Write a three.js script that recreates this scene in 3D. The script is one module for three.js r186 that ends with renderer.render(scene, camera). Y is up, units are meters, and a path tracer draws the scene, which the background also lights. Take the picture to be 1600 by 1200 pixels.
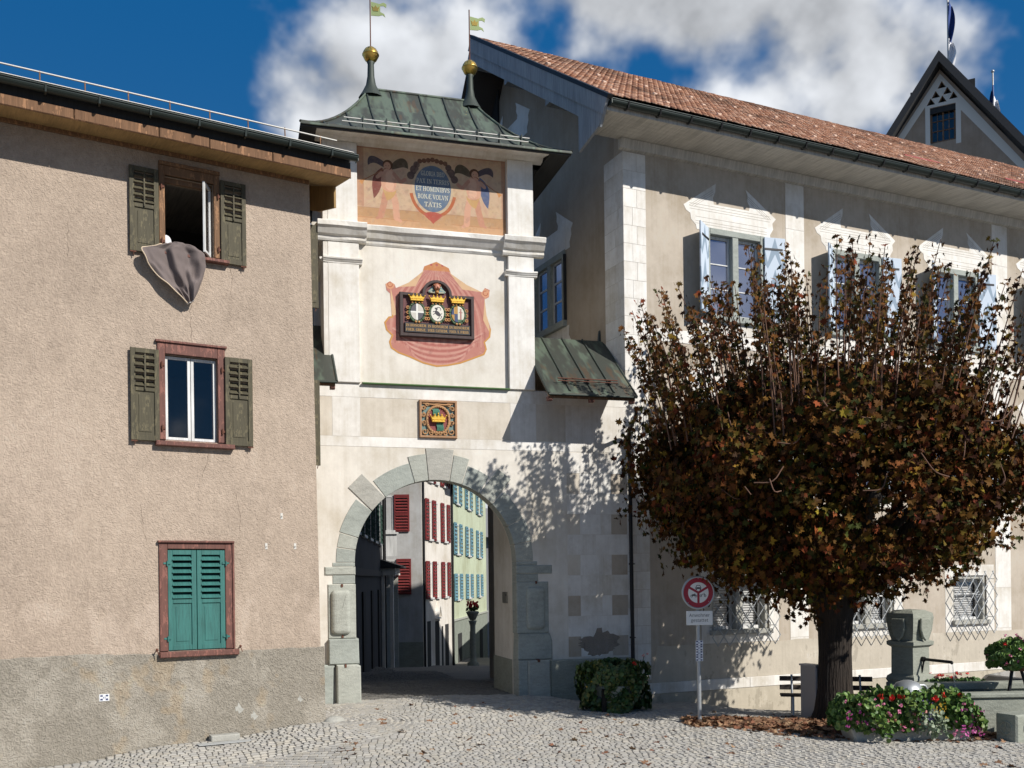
import * as THREE from 'three';
import { mergeGeometries } from 'three/addons/utils/BufferGeometryUtils.js';

// ---------- camera, sky, sun, exposure ----------
const scene = new THREE.Scene();
const camera = new THREE.PerspectiveCamera(2 * Math.atan(600 / 1515) * 180 / Math.PI, 4 / 3, 0.1, 600);
camera.position.set(0, 2.6, 0);
camera.rotation.z = -0.7 * Math.PI / 180;
camera.setViewOffset(1600, 1200, 0, -305, 1600, 1200);          // rising lens: verticals stay parallel
camera.updateMatrixWorld();
const SUN_AZ = 53 * Math.PI / 180, SUN_EL = 35 * Math.PI / 180;
const sunDir = new THREE.Vector3(Math.cos(SUN_EL) * Math.sin(SUN_AZ), Math.sin(SUN_EL), Math.cos(SUN_EL) * Math.cos(SUN_AZ));
const sun = new THREE.DirectionalLight(new THREE.Color().setRGB(1, 0.955, 0.89), 5);
sun.position.copy(sunDir).multiplyScalar(80).add(new THREE.Vector3(0, 0, -20));
sun.target.position.set(0, 0, -20);
sun.castShadow = true; sun.shadow.mapSize.set(4096, 4096);
Object.assign(sun.shadow.camera, { left: -40, right: 40, top: 40, bottom: -40, near: 1, far: 200 });
scene.add(sun, sun.target);
const renderer = new THREE.WebGLRenderer({ antialias: true });
renderer.toneMapping = THREE.LinearToneMapping; renderer.toneMappingExposure = 1.08;
renderer.shadowMap.enabled = true;

// ---------- random numbers and noise ----------
function rng(seed) { let a = seed >>> 0; return () => { a |= 0; a = a + 0x6D2B79F5 | 0; let t = Math.imul(a ^ a >>> 15, 1 | a); t = t + Math.imul(t ^ t >>> 7, 61 | t) ^ t; return ((t ^ t >>> 14) >>> 0) / 4294967296; }; }
const R0 = rng(7); const rr = (a, b, r = R0) => a + (b - a) * r();
const pick = (a, r = R0) => a[Math.floor(r() * a.length)];
const sm = t => t * t * (3 - 2 * t), cl = (x, a = 0, b = 1) => Math.min(b, Math.max(a, x));
const sstep = (a, b, x) => sm(cl((x - a) / (b - a)));
function tileNoise(w, h, octaves, seed) {                         // repeating value noise, octaves [cellsX, cellsY, amplitude]
  const out = new Float32Array(w * h); let total = 0;
  octaves.forEach(([cx, cy, amp], k) => {
    const r = rng(seed * 31 + k * 977 + 5), lat = new Float32Array(cx * cy); for (let i = 0; i < lat.length; i++) lat[i] = r();
    total += amp;
    for (let y = 0; y < h; y++) {
      const gy = y / h * cy, y0 = gy | 0, ty = sm(gy - y0), ya = (y0 % cy) * cx, yb = ((y0 + 1) % cy) * cx;
      for (let x = 0; x < w; x++) {
        const gx = x / w * cx, x0 = gx | 0, tx = sm(gx - x0), xa = x0 % cx, xb = (x0 + 1) % cx;
        const a = lat[ya + xa], b = lat[ya + xb], c = lat[yb + xa], d = lat[yb + xb];
        out[y * w + x] += amp * (a + (b - a) * tx + (c - a) * ty + (a - b - c + d) * tx * ty);
      }
    }
  });
  for (let i = 0; i < out.length; i++) out[i] /= total;
  return out;
}
const hash3 = (x, y, z) => { let n = Math.imul(x, 374761393) + Math.imul(y, 668265263) + Math.imul(z, 1440662683) | 0; n = Math.imul(n ^ n >>> 13, 1274126177); return ((n ^ n >>> 16) >>> 0) / 4294967296; };
function noise3(x, y, z) {
  const X = Math.floor(x), Y = Math.floor(y), Z = Math.floor(z), a = sm(x - X), b = sm(y - Y), c = sm(z - Z); let s = 0;
  for (let k = 0; k < 8; k++) { const i = k & 1, j = k >> 1 & 1, l = k >> 2; s += hash3(X + i, Y + j, Z + l) * (i ? a : 1 - a) * (j ? b : 1 - b) * (l ? c : 1 - c); }
  return s;
}
const fbm3 = (x, y, z, o = 5) => { let s = 0, a = 0.5, t = 0; for (let k = 0; k < o; k++) { s += a * noise3(x, y, z); t += a; a *= 0.5; x = x * 2.03 + 11.3; y = y * 2.03 + 5.7; z = z * 2.03 + 3.1; } return s / t; };

// ---------- sky: deep autumn blue with cumulus ----------
{
  const W = 4096, H = 2048, d = new Float32Array(W * H * 4);
  // cumulus banks over the roofs in view; scattered cloud of the same kind all round
  const D2 = Math.PI / 180, banks = [[7, 29.5, 10, 4.4, 0.2], [19.5, 26.5, 6.5, 3.2, 0.24], [-7, 27.6, 6.5, 3.6, 0.19], [-12.5, 25.2, 3.4, 1.6, 0.13], [-15.5, 27.6, 3, 1.3, 0.12], [-25, 28, 9, 8, -0.16], [29, 28, 4.5, 6, -0.2], [2.6, 29.6, 2.2, 1.1, -0.16], [-3, 27.6, 1.3, 0.9, -0.09]];
  const field = (x, y, z) => fbm3(x * 7.5 + 3.1, y * 9.5 + 1.7, z * 7.5 + 8.2, 7);
  for (let y = 0; y < H; y++) {
    const el = ((y + 0.5) / H - 0.5) * Math.PI;
    for (let x = 0; x < W; x++) {
      const az = ((x + 0.5) / W - 0.5) * 2 * Math.PI, i = (y * W + x) * 4;
      const dx = Math.cos(el) * Math.cos(az), dy = Math.sin(el), dz = Math.cos(el) * Math.sin(az);
      const up = cl(dy), k = Math.pow(1 - up, 4.5);
      let c = [0.003 + 0.14 * k, 0.1 + 0.22 * k, 0.3 + 0.28 * k];
      if (dy > 0.02) {
        const q = field(dx, dy, dz), bearing = Math.atan2(dx, -dz) / D2, elev = el / D2;
        let cover = 0.0 + 0.05 * Math.sin(dx * 3.3 + 1) + 0.04 * Math.cos(dz * 2.7);
        for (const [b, e, rb, re, s2] of banks) { const g = ((bearing - b) / rb) ** 2 + ((elev - e) / re) ** 2; if (g < 6) cover += s2 * Math.exp(-g * 0.9); }
        const m = q + cover, dens = sstep(0.5, 0.7, m);
        if (dens > 0.001) {
          const q2 = field(dx + sunDir.x * 0.03, dy + sunDir.y * 0.03, dz + sunDir.z * 0.03), lit = cl(0.73 + 1.7 * (q - q2) - 0.28 * sstep(0.72, 0.95, m), 0.46, 0.97);
          const cc = [lit * 0.955, lit * 0.985, lit * 1.03]; c = c.map((v, n) => v + (cc[n] - v) * dens * 0.96);
        }
      }
      d[i] = c[0] * 0.92; d[i + 1] = c[1] * 0.92; d[i + 2] = c[2] * 0.92; d[i + 3] = 1;
    }
  }
  const t = new THREE.DataTexture(d, W, H, THREE.RGBAFormat, THREE.FloatType);
  t.mapping = THREE.EquirectangularReflectionMapping; t.magFilter = t.minFilter = THREE.LinearFilter; t.needsUpdate = true;
  scene.background = t; scene.environment = t;
}

// ---------- textures ----------
const toS = v => { v = cl(v); return 255 * (v <= 0.0031308 ? v * 12.92 : 1.055 * Math.pow(v, 1 / 2.4) - 0.055); };
function dataTex(w, h, fn, srgb) {                                // fn(i, x, y) -> [r,g,b] linear 0..1
  const d = new Uint8Array(w * h * 4);
  for (let y = 0, i = 0; y < h; y++) for (let x = 0; x < w; x++, i++) { const c = fn(i, x, y); for (let k = 0; k < 3; k++) d[i * 4 + k] = srgb ? toS(c[k]) : 255 * cl(c[k]); d[i * 4 + 3] = 255; }
  const t = new THREE.DataTexture(d, w, h, THREE.RGBAFormat); t.wrapS = t.wrapT = THREE.RepeatWrapping; t.magFilter = THREE.LinearFilter; t.minFilter = THREE.LinearMipmapLinearFilter; t.generateMipmaps = true;
  if (srgb) t.colorSpace = THREE.SRGBColorSpace; t.needsUpdate = true; return t;
}
const per = (t, m) => { t.repeat.set(1 / m, 1 / m); return t; };    // tile of m metres; uv are metres
const again = (t, m) => { const c = t.clone(); c.needsUpdate = true; return per(c, m); };
// roughcast render
const nGrain = tileNoise(2048, 2048, [[170, 150, 0.7], [340, 330, 1], [700, 690, 0.7], [60, 40, 0.35]], 1);
const nPatch = tileNoise(2048, 2048, [[4, 3, 1], [9, 8, 0.8], [23, 19, 0.5], [60, 55, 0.3]], 2);
const T = {};
T.roughBump = per(dataTex(2048, 2048, i => { const v = nGrain[i]; return [v, v, v]; }), 5.5);
T.roughMap = per(dataTex(2048, 2048, i => { const p = nPatch[i] - 0.5, g = nGrain[i] - 0.5, s = 0.9 + 0.5 * p + 0.5 * g; return [s, s - 0.05 * p, s - 0.12 * p]; }, true), 5.5);
T.plinthMap = per(dataTex(2048, 2048, i => { const p = nPatch[i], q = nPatch[(i + 777777) % nPatch.length], g = nGrain[i] - 0.5; const w = sstep(0.46, 0.62, p), o = sstep(0.56, 0.64, q); const s = 0.74 + 0.2 * w + 0.5 * g; return [s + 0.1 * o, s + 0.03 * o - 0.02, s - 0.07 - 0.05 * o]; }, true), 5.5);
// the left house front: one coat of roughcast over the whole wall, with repairs, lime runs below the middle sill and fine cracks
T.wallL = (() => {
  const W = 2048, uM = 9, vM = 12.2, v0 = -1.4, r = rng(17), runs = [], cracks = [];
  for (const [a, b, y, l] of [[-2.8, -1.6, 4.98, 0.5], [-2.9, -1.5, 1.3, 0.35], [-2.85, -1.7, 8.28, 0.3]]) for (let k = 0; k < 13; k++) runs.push([a + (b - a) * r(), y, l * (0.3 + 0.9 * r()), 0.012 + 0.03 * r(), y > 4 && y < 6 ? 0.16 : -0.1]);
  const crack = (u, v, n, up) => { for (let k = 0; k < n; k++) { const nu = u + (r() - 0.5) * 0.07, nv = v + up * (0.06 + 0.06 * r()); cracks.push([u, v, nu, nv]); u = nu; v = nv; } }; crack(-2.3, 6.85, 9, 1); crack(-1.62, 8.25, 6, -1); crack(-2.05, 4.9, 5, -1); crack(-1.5, 3.5, 7, 1); crack(-3.1, 3.3, 8, 1); crack(-4.3, 8.6, 6, -1);
  const soil = new Float32Array(W * W);
  const px = u => Math.round((u + uM) / uM * W), py = v => Math.round((v - v0) / vM * W);
  for (const [u, y, l, w, s] of runs) for (let j = py(y - l); j <= py(y); j++) { const t = (py(y) - j) / (l / vM * W), ww = w * (1 - 0.6 * t) / uM * W; for (let i = Math.floor(px(u) - ww); i <= px(u) + ww; i++) if (i >= 0 && i < W && j >= 0) soil[j * W + i] += s * (1 - t) * (0.6 + 0.4 * r()); }
  for (const [a, b, c, d] of cracks) for (let k = 0; k <= 24; k++) { const i = px(a + (c - a) * k / 24), j = py(b + (d - b) * k / 24); if (i > 0 && i < W - 1 && j > 0) { soil[j * W + i] -= 0.3; soil[j * W + i + 1] -= 0.15; } }
  const blob = tileNoise(W, W, [[3, 4, 1], [7, 9, 0.9], [18, 22, 0.7], [46, 60, 0.5], [110, 30, 0.3]], 23);
  const t = dataTex(W, W, (i, x, y) => { const p = blob[i] - 0.5, g = nGrain[i] - 0.5, v = v0 + (y + 0.5) / W * vM, rep = sstep(0.52, 0.6, blob[(i + 1234567) % blob.length]) * (v < 2.3 ? 0.13 : 0.05), s = 0.87 + 0.42 * p + 0.36 * g + soil[i] + rep; return [s, s - 0.02 + 0.02 * rep, s - 0.04 + 0.1 * rep]; }, true);
  t.repeat.set(1 / uM, 1 / vM); t.offset.set(1, -v0 / vM); return t;
})();
// smooth lime plaster with cloudy ageing
const nLime = tileNoise(1024, 1024, [[3, 4, 1], [7, 8, 0.9], [17, 15, 0.6], [45, 40, 0.45], [120, 110, 0.25], [300, 300, 0.2], [90, 5, 0.38], [36, 3, 0.3]], 3);
T.lime = per(dataTex(1024, 1024, (i) => { const p = nLime[i] - 0.5, s = 0.92 + 0.72 * p; return [s, s - 0.02 - 0.1 * Math.max(0, -p), s - 0.05 - 0.28 * Math.max(0, -p)]; }, true), 4.2);
T.limeBump = per(dataTex(1024, 1024, i => { const v = nLime[i]; return [v, v, v]; }), 2.1);
// weathered plaster with flaked areas of its own outline
T.flaked = per(dataTex(1024, 1024, (i) => { const p = nLime[i], q = nLime[(i + 333333) % nLime.length]; const f = sstep(0.57, 0.6, p) * 0.22, s = 0.9 + 0.5 * (q - 0.5) - f * 0.8 + sstep(0.60, 0.63, q) * 0.1; return [s, s - 0.02, s - 0.06]; }, true), 3.7);
const nStone = tileNoise(512, 512, [[4, 5, 0.7], [11, 30, 0.7], [60, 60, 0.6], [160, 160, 0.6]], 4);
T.stone = per(dataTex(512, 512, i => { const s = 0.85 + 0.55 * (nStone[i] - 0.5); return [s, s, s]; }, true), 1.3);
T.stoneBump = per(dataTex(512, 512, i => { const v = nStone[i]; return [v, v, v]; }), 1.3);
// wood: grain runs along v
const nWood = tileNoise(512, 512, [[40, 3, 1], [110, 6, 0.8], [220, 16, 0.6], [9, 4, 0.5]], 5), nFl = tileNoise(512, 512, [[16, 5, 1], [50, 12, 0.9], [120, 40, 0.6]], 6);
T.wood = per(dataTex(512, 512, i => { const s = 0.85 + 0.8 * (nWood[i] - 0.5); return [s, s, s]; }, true), 0.9);
T.flake = per(dataTex(512, 512, i => { const f = sstep(0.615, 0.655, nFl[i]), s = 0.29 + 0.24 * (nWood[i] - 0.5); return [s + 0.22 * f, s + 0.215 * f, s + 0.21 * f]; }, true), 0.8);
T.woodBump = per(dataTex(512, 512, i => { const v = nWood[i]; return [v, v, v]; }), 0.9);
// copper sheet with patina streaks running down the slope (v)
const nCop = tileNoise(512, 512, [[12, 2, 1], [30, 5, 0.9], [70, 24, 0.7], [8, 8, 0.8]], 8);
T.copper = per(dataTex(512, 512, i => { const k = sstep(0.42, 0.66, nCop[i]), b = sstep(0.6, 0.7, nCop[(i + 90000) % nCop.length]); const m = (a, c) => a + (c - a) * k; return [m(0.062, 0.12) + 0.03 * b, m(0.068, 0.155), m(0.056, 0.115) - 0.012 * b]; }, true), 3.1);
const nBark = tileNoise(512, 512, [[26, 3, 1], [60, 9, 0.9], [130, 40, 0.4]], 9);
T.bark = per(dataTex(512, 512, i => { const s = 0.55 + 0.9 * (nBark[i] - 0.35); return [s, s * 0.93, s * 0.85]; }, true), 1);
T.barkBump = per(dataTex(512, 512, i => { const v = nBark[i]; return [v, v, v]; }), 1);
function canvasTex(w, h, draw) { const c = document.createElement('canvas'); c.width = w; c.height = h; const g = c.getContext('2d'); draw(g, w, h); const t = new THREE.CanvasTexture(c); t.colorSpace = THREE.SRGBColorSpace; return t; }

// ---------- materials ----------
const lin = (r, g, b) => new THREE.Color().setRGB(r, g, b);
function mat(c, o = {}) { const { bump, bs, rough = 0.9, metal = 0, ...rest } = o; return new THREE.MeshStandardMaterial({ color: Array.isArray(c) ? lin(...c.map(v => v * (metal > 0.4 ? 1 : 0.93))) : c, roughness: rough, metalness: metal, bumpMap: bump || null, bumpScale: bs ?? 1, side: THREE.DoubleSide, ...rest }); }
const M = {
  roughcast: mat([0.49, 0.4, 0.32], { map: T.roughMap, bump: T.roughBump, bs: 0.02, rough: 1 }),
  wallFront: mat([0.49, 0.4, 0.32], { map: T.wallL, bump: T.roughBump, bs: 0.021, rough: 1 }),
  plinthcast: mat([0.385, 0.355, 0.31], { map: T.plinthMap, bump: T.roughBump, bs: 0.03, rough: 1 }),
  limeBeige: mat([0.68, 0.63, 0.55], { map: T.lime, bump: T.limeBump, bs: 0.006 }),
  limeGate: mat([0.77, 0.74, 0.68], { map: again(T.lime, 5.3), bump: T.limeBump, bs: 0.006 }),
  limeWhite: mat([0.84, 0.83, 0.8], { map: again(T.lime, 3.3), bump: T.limeBump, bs: 0.005 }),
  limeWhite2: mat([0.81, 0.795, 0.76], { map: again(T.lime, 2.7), bump: T.limeBump, bs: 0.005 }),
  greyPlaster: mat([0.52, 0.46, 0.385], { map: again(T.lime, 3.9), bump: T.limeBump, bs: 0.004 }),
  flakedPlaster: mat([0.58, 0.53, 0.45], { map: T.flaked, bump: T.limeBump, bs: 0.012 }),
  sideField: mat([0.42, 0.36, 0.29], { map: again(T.lime, 6.1), bump: T.limeBump, bs: 0.004 }),
  greenStone: mat([0.4, 0.43, 0.39], { map: T.stone, bump: T.stoneBump, bs: 0.008 }),
  greenStone2: mat([0.46, 0.475, 0.42], { map: again(T.stone, 0.9), bump: T.stoneBump, bs: 0.01 }),
  greyStone: mat([0.47, 0.46, 0.41], { map: again(T.stone, 1.1), bump: T.stoneBump, bs: 0.01 }),
  fountainStone: mat([0.34, 0.355, 0.295], { map: again(T.stone, 0.8), bump: T.stoneBump, bs: 0.012 }),
  redBrown: mat([0.48, 0.2, 0.15], { map: T.flake, bump: T.woodBump, bs: 0.003, rough: 0.75 }),
  brownWood: mat([0.62, 0.33, 0.16], { map: T.flake, bump: T.woodBump, bs: 0.003, rough: 0.8 }),
  oliveWood: mat([0.25, 0.215, 0.12], { map: T.flake, bump: T.woodBump, bs: 0.003, rough: 0.75 }),
  tealWood: mat([0.035, 0.17, 0.15], { map: again(T.wood, 0.7), bump: T.woodBump, bs: 0.003, rough: 0.65 }),
  whiteWood: mat([0.76, 0.76, 0.74], { map: again(T.wood, 1.6), rough: 0.55 }),
  soffitWood: mat([0.42, 0.27, 0.11], { map: again(T.wood, 1.2), bump: T.woodBump, bs: 0.002 }),
  wornFascia: mat([0.62, 0.33, 0.17], { map: again(T.flake, 1.7), bump: T.woodBump, bs: 0.01 }),
  paleBoard: mat([0.62, 0.59, 0.53], { map: again(T.wood, 1.5), rough: 0.8 }),
  blueBoard: mat([0.36, 0.38, 0.4], { map: again(T.wood, 1.4), bump: T.woodBump, bs: 0.003, rough: 0.8 }),
  darkBoard: mat([0.035, 0.035, 0.035], { map: again(T.wood, 0.8) }),
  darkGutter: mat([0.022, 0.032, 0.028], { rough: 0.42, metal: 0.3 }),
  blackMetal: mat([0.015, 0.015, 0.016], { rough: 0.5, metal: 0.4 }),
  rustMetal: mat([0.13, 0.05, 0.03], { rough: 0.85 }),
  galv: mat([0.4, 0.42, 0.43], { rough: 0.45, metal: 0.6 }),
  paleMetal: mat([0.6, 0.58, 0.53], { rough: 0.55, metal: 0.2 }),
  copper: mat([1, 1, 1], { map: T.copper, rough: 0.55, metal: 0.25 }),
  copperDark: mat([0.05, 0.062, 0.052], { rough: 0.6, metal: 0.3 }),
  gold: mat([0.86, 0.56, 0.14], { rough: 0.3, metal: 1 }),
  goldPaint: mat([0.8, 0.5, 0.08], { rough: 0.38, metal: 0.55 }),
  redDrip: mat([0.3, 0.035, 0.035], { rough: 0.6 }),
  glass: new THREE.MeshPhysicalMaterial({ color: 0xffffff, roughness: 0.03, transmission: 1, thickness: 0, ior: 1.55, side: THREE.DoubleSide }),
  mirrorGlass: mat([0.27, 0.3, 0.4], { rough: 0.05, metal: 0.75 }),
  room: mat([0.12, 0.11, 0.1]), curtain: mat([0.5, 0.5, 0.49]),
  slate: mat([0.035, 0.034, 0.034], { rough: 0.75 }),
  bark: mat([0.036, 0.028, 0.022], { map: T.bark, bump: T.barkBump, bs: 0.05, rough: 1 }),
  twig: mat([0.16, 0.085, 0.055], { rough: 0.9 }),
  leafGreen: mat([0.04, 0.085, 0.018], { rough: 0.6 }),
};

// ---------- geometry helpers ----------
const V3 = (x, y, z) => new THREE.Vector3(x, y, z);
function flat(g) {                                                // drop index, keep normals, give metre uv by facing
  if (g.index) g = g.toNonIndexed();
  if (!g.attributes.normal) g.computeVertexNormals();
  const p = g.attributes.position, n = g.attributes.normal, uv = new Float32Array(p.count * 2);
  for (let t = 0; t < p.count; t += 3) {
    let nx = 0, ny = 0, nz = 0; for (let k = 0; k < 3; k++) { nx += n.getX(t + k); ny += n.getY(t + k); nz += n.getZ(t + k); }
    nx = Math.abs(nx); ny = Math.abs(ny); nz = Math.abs(nz);
    for (let k = 0; k < 3; k++) { const i = t + k, x = p.getX(i), y = p.getY(i), z = p.getZ(i); const a = nx > ny && nx > nz ? [z, y] : ny > nz ? [x, z] : [x, y]; uv[i * 2] = a[0]; uv[i * 2 + 1] = a[1]; }
  }
  const o = new THREE.BufferGeometry(); o.setAttribute('position', p.clone()); o.setAttribute('normal', n.clone()); o.setAttribute('uv', new THREE.BufferAttribute(uv, 2)); return o;
}
function rect(w, h) { const s = new THREE.Shape(); s.moveTo(-w / 2, -h / 2); s.lineTo(w / 2, -h / 2); s.lineTo(w / 2, h / 2); s.lineTo(-w / 2, h / 2); s.closePath(); return s; }
function cbox(w, h, d, c = 0.006) {                              // box with chamfered edges, centred
  c = Math.min(c, w * 0.3, h * 0.3, d * 0.3);
  const g = new THREE.ExtrudeGeometry(rect(w - 2 * c, h - 2 * c), { depth: d - 2 * c, bevelEnabled: true, bevelSize: c, bevelThickness: c, bevelSegments: 1 });
  g.translate(0, 0, -(d - 2 * c) / 2); return g;
}
const ex = (u0, u1, v0, v1, o0, o1, c = 0) => (c ? cbox(u1 - u0, v1 - v0, o1 - o0, c) : new THREE.BoxGeometry(u1 - u0, v1 - v0, o1 - o0)).translate((u0 + u1) / 2, (v0 + v1) / 2, (o0 + o1) / 2);
function shapeOf(pts, holes = []) { const s = new THREE.Shape(pts.map(p => new THREE.Vector2(p[0], p[1]))); for (const h of holes) s.holes.push(new THREE.Path(h.map(p => new THREE.Vector2(p[0], p[1])))); return s; }
function poly(pts, o0, o1, c = 0, holes = []) {
  const g = new THREE.ExtrudeGeometry(shapeOf(pts, holes), c ? { depth: o1 - o0 - 2 * c, bevelEnabled: true, bevelSize: c, bevelOffset: -c, bevelThickness: c, bevelSegments: 1, curveSegments: 8 } : { depth: o1 - o0, bevelEnabled: false });
  return g.translate(0, 0, o0 + c);
}
const hole = (u0, u1, v0, v1) => [[u0, v0], [u1, v0], [u1, v1], [u0, v1]];
function swapXZ(g) { g = g.index ? g.toNonIndexed() : g; const p = g.attributes.position; for (let i = 0; i < p.count; i++) p.setXYZ(i, p.getZ(i), p.getY(i), p.getX(i));
  for (let t = 0; t < p.count; t += 3) { const a = [p.getX(t + 1), p.getY(t + 1), p.getZ(t + 1)]; p.setXYZ(t + 1, p.getX(t + 2), p.getY(t + 2), p.getZ(t + 2)); p.setXYZ(t + 2, ...a); }
  g.deleteAttribute('uv'); g.deleteAttribute('normal'); g.computeVertexNormals(); return g; }
const along = (prof, u0, u1) => swapXZ(poly(prof, 0, u1 - u0)).translate(u0, 0, 0);              // profile [off, v] swept along u
const across = (prof, o0, o1) => poly(prof, 0, o1 - o0).translate(0, 0, o0);                      // profile [u, v] swept along off
function rod(a, b, r, seg = 8, r2 = r) { const d = b.clone().sub(a), g = new THREE.CylinderGeometry(r2, r, d.length(), seg); g.applyQuaternion(new THREE.Quaternion().setFromUnitVectors(V3(0, 1, 0), d.clone().normalize())); const m = a.clone().add(b).multiplyScalar(0.5); return g.translate(m.x, m.y, m.z); }
const tube = (pts, r, seg = 20, rs = 6) => new THREE.TubeGeometry(new THREE.CatmullRomCurve3(pts), seg, r, rs);
const lathe = (pts, seg = 24) => new THREE.LatheGeometry(pts.map(p => new THREE.Vector2(p[0], p[1])), seg);
const ball = (r, x, y, z, w = 12, h = 8) => new THREE.SphereGeometry(r, w, h).translate(x, y, z);
function geo(gs) { gs = [].concat(gs).map(flat); return gs.length > 1 ? mergeGeometries(gs) : gs[0]; }
function part(name, gs, m, parent, label) {
  const g = gs.isBufferGeometry && gs.userData.keep ? gs : geo(gs);
  const o = new THREE.Mesh(g, m); o.name = name; o.castShadow = o.receiveShadow = true; parent.add(o); if (label) o.userData.label = label; return o;
}
const keep = g => { g.userData.keep = true; return g; };
function fitUV(g, u0, u1, v0, v1) { g = flat(g); const p = g.attributes.position, uv = g.attributes.uv; for (let i = 0; i < p.count; i++) uv.setXY(i, (p.getX(i) - u0) / (u1 - u0), (p.getY(i) - v0) / (v1 - v0)); return keep(g); }
const taken = {};
function numbered(n) { const k = taken[n] = (taken[n] ?? -1) + 1; return k ? `${n}_${String(k).padStart(3, '0')}` : n; }
function thing(name, label, category, pos = [0, 0, 0], turn = 0, group) { const o = new THREE.Group(); o.name = numbered(name); o.position.set(...pos); o.rotation.y = turn; o.userData = { label, category }; if (group) o.userData.group = group; scene.add(o); return o; }
class Frame { constructor(x, z, a) { Object.assign(this, { x, z, a, c: Math.cos(a), s: Math.sin(a) }); } world(u, v, o) { return V3(this.x + u * this.c + o * this.s, v, this.z - u * this.s + o * this.c); } local(x, z) { const dx = x - this.x, dz = z - this.z; return [dx * this.c - dz * this.s, dx * this.s + dz * this.c]; } pos() { return [this.x, 0, this.z]; } }
const FG = new Frame(-3.663, -20.759, Math.atan2(0.27043, 0.96274)), FL = new Frame(-3.6207, -18.3025, Math.atan2(0.51081, 0.85969)), FR = new Frame(2.6928, -22.5445, Math.atan2(0.41694, 0.90893));

// ---------- ground ----------
const HP = [[-3.66, -20.76, 0], [0.38, -21.9, 0], [-1.6, -21.3, 0.03], [1.7, -22.2, -0.2], [2.69, -22.54, -0.37], [6.33, -24.2, -0.84], [11, -26, -1.25], [16, -28.5, -1.6], [-3.62, -18.3, -0.05], [-5.7, -17.07, -0.21], [-7.77, -15.83, -0.39], [-11, -14, -0.7], [3.54, -18.6, -0.22], [6.36, -19.3, -0.28], [2.2, -20.5, -0.2], [8.7, -17, -0.34], [6.8, -17.2, -0.3], [8.3, -19.6, -0.4], [12, -17, -0.5], [12, -23, -1.25], [0, -15, -0.3], [5, -14, -0.35], [-4, -14.5, -0.5], [0, -9, -0.45], [-9, -8, -0.7], [9, -8, -0.6], [0, 0, -0.6], [-2, -24, -0.02], [-2.8, -30, -0.42], [-3.5, -38, -1.0], [-4.7, -48, -1.75], [-3.1, -55, -2.15], [-1.8, -70, -3.4], [-1.5, -86, -4.4], [40, -30, -2], [-40, -20, -1.5], [0, 40, -1]];
function hgt(x, z) { let s = 0, w = 0; for (const [a, b, h] of HP) { const d = (x - a) ** 2 + (z - b) ** 2 + 0.5, q = 1 / Math.pow(d, 1.6); s += q * h; w += q; } return s / w; }
const ground = (() => {
  const xs = [], zs = []; for (let x = -300; x < -16; x += 28) xs.push(x); for (let x = -16; x <= 22; x += 0.5) xs.push(x); for (let x = 40; x <= 300; x += 30) xs.push(x);
  for (let z = -300; z < -70; z += 28) zs.push(z); for (let z = -70; z < -34; z += 2) zs.push(z); for (let z = -34; z <= -6; z += 0.5) zs.push(z); for (let z = 0; z <= 120; z += 15) zs.push(z);
  const p = [], ix = []; for (const z of zs) for (const x of xs) p.push(x, hgt(x, z) - 0.03, z);
  for (let j = 0; j < zs.length - 1; j++) for (let i = 0; i < xs.length - 1; i++) { const a = j * xs.length + i, b = a + 1, c = a + xs.length, d = c + 1; ix.push(a, c, b, b, c, d); }
  const g = new THREE.BufferGeometry(); g.setAttribute('position', new THREE.Float32BufferAttribute(p, 3)); g.setIndex(ix); g.computeVertexNormals();
  const m = part('ground', g, mat([0.22, 0.2, 0.17], { map: again(T.stone, 1.7), bump: T.roughBump, bs: 0.02 }), scene); m.userData.kind = 'structure'; return m;
})();
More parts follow.
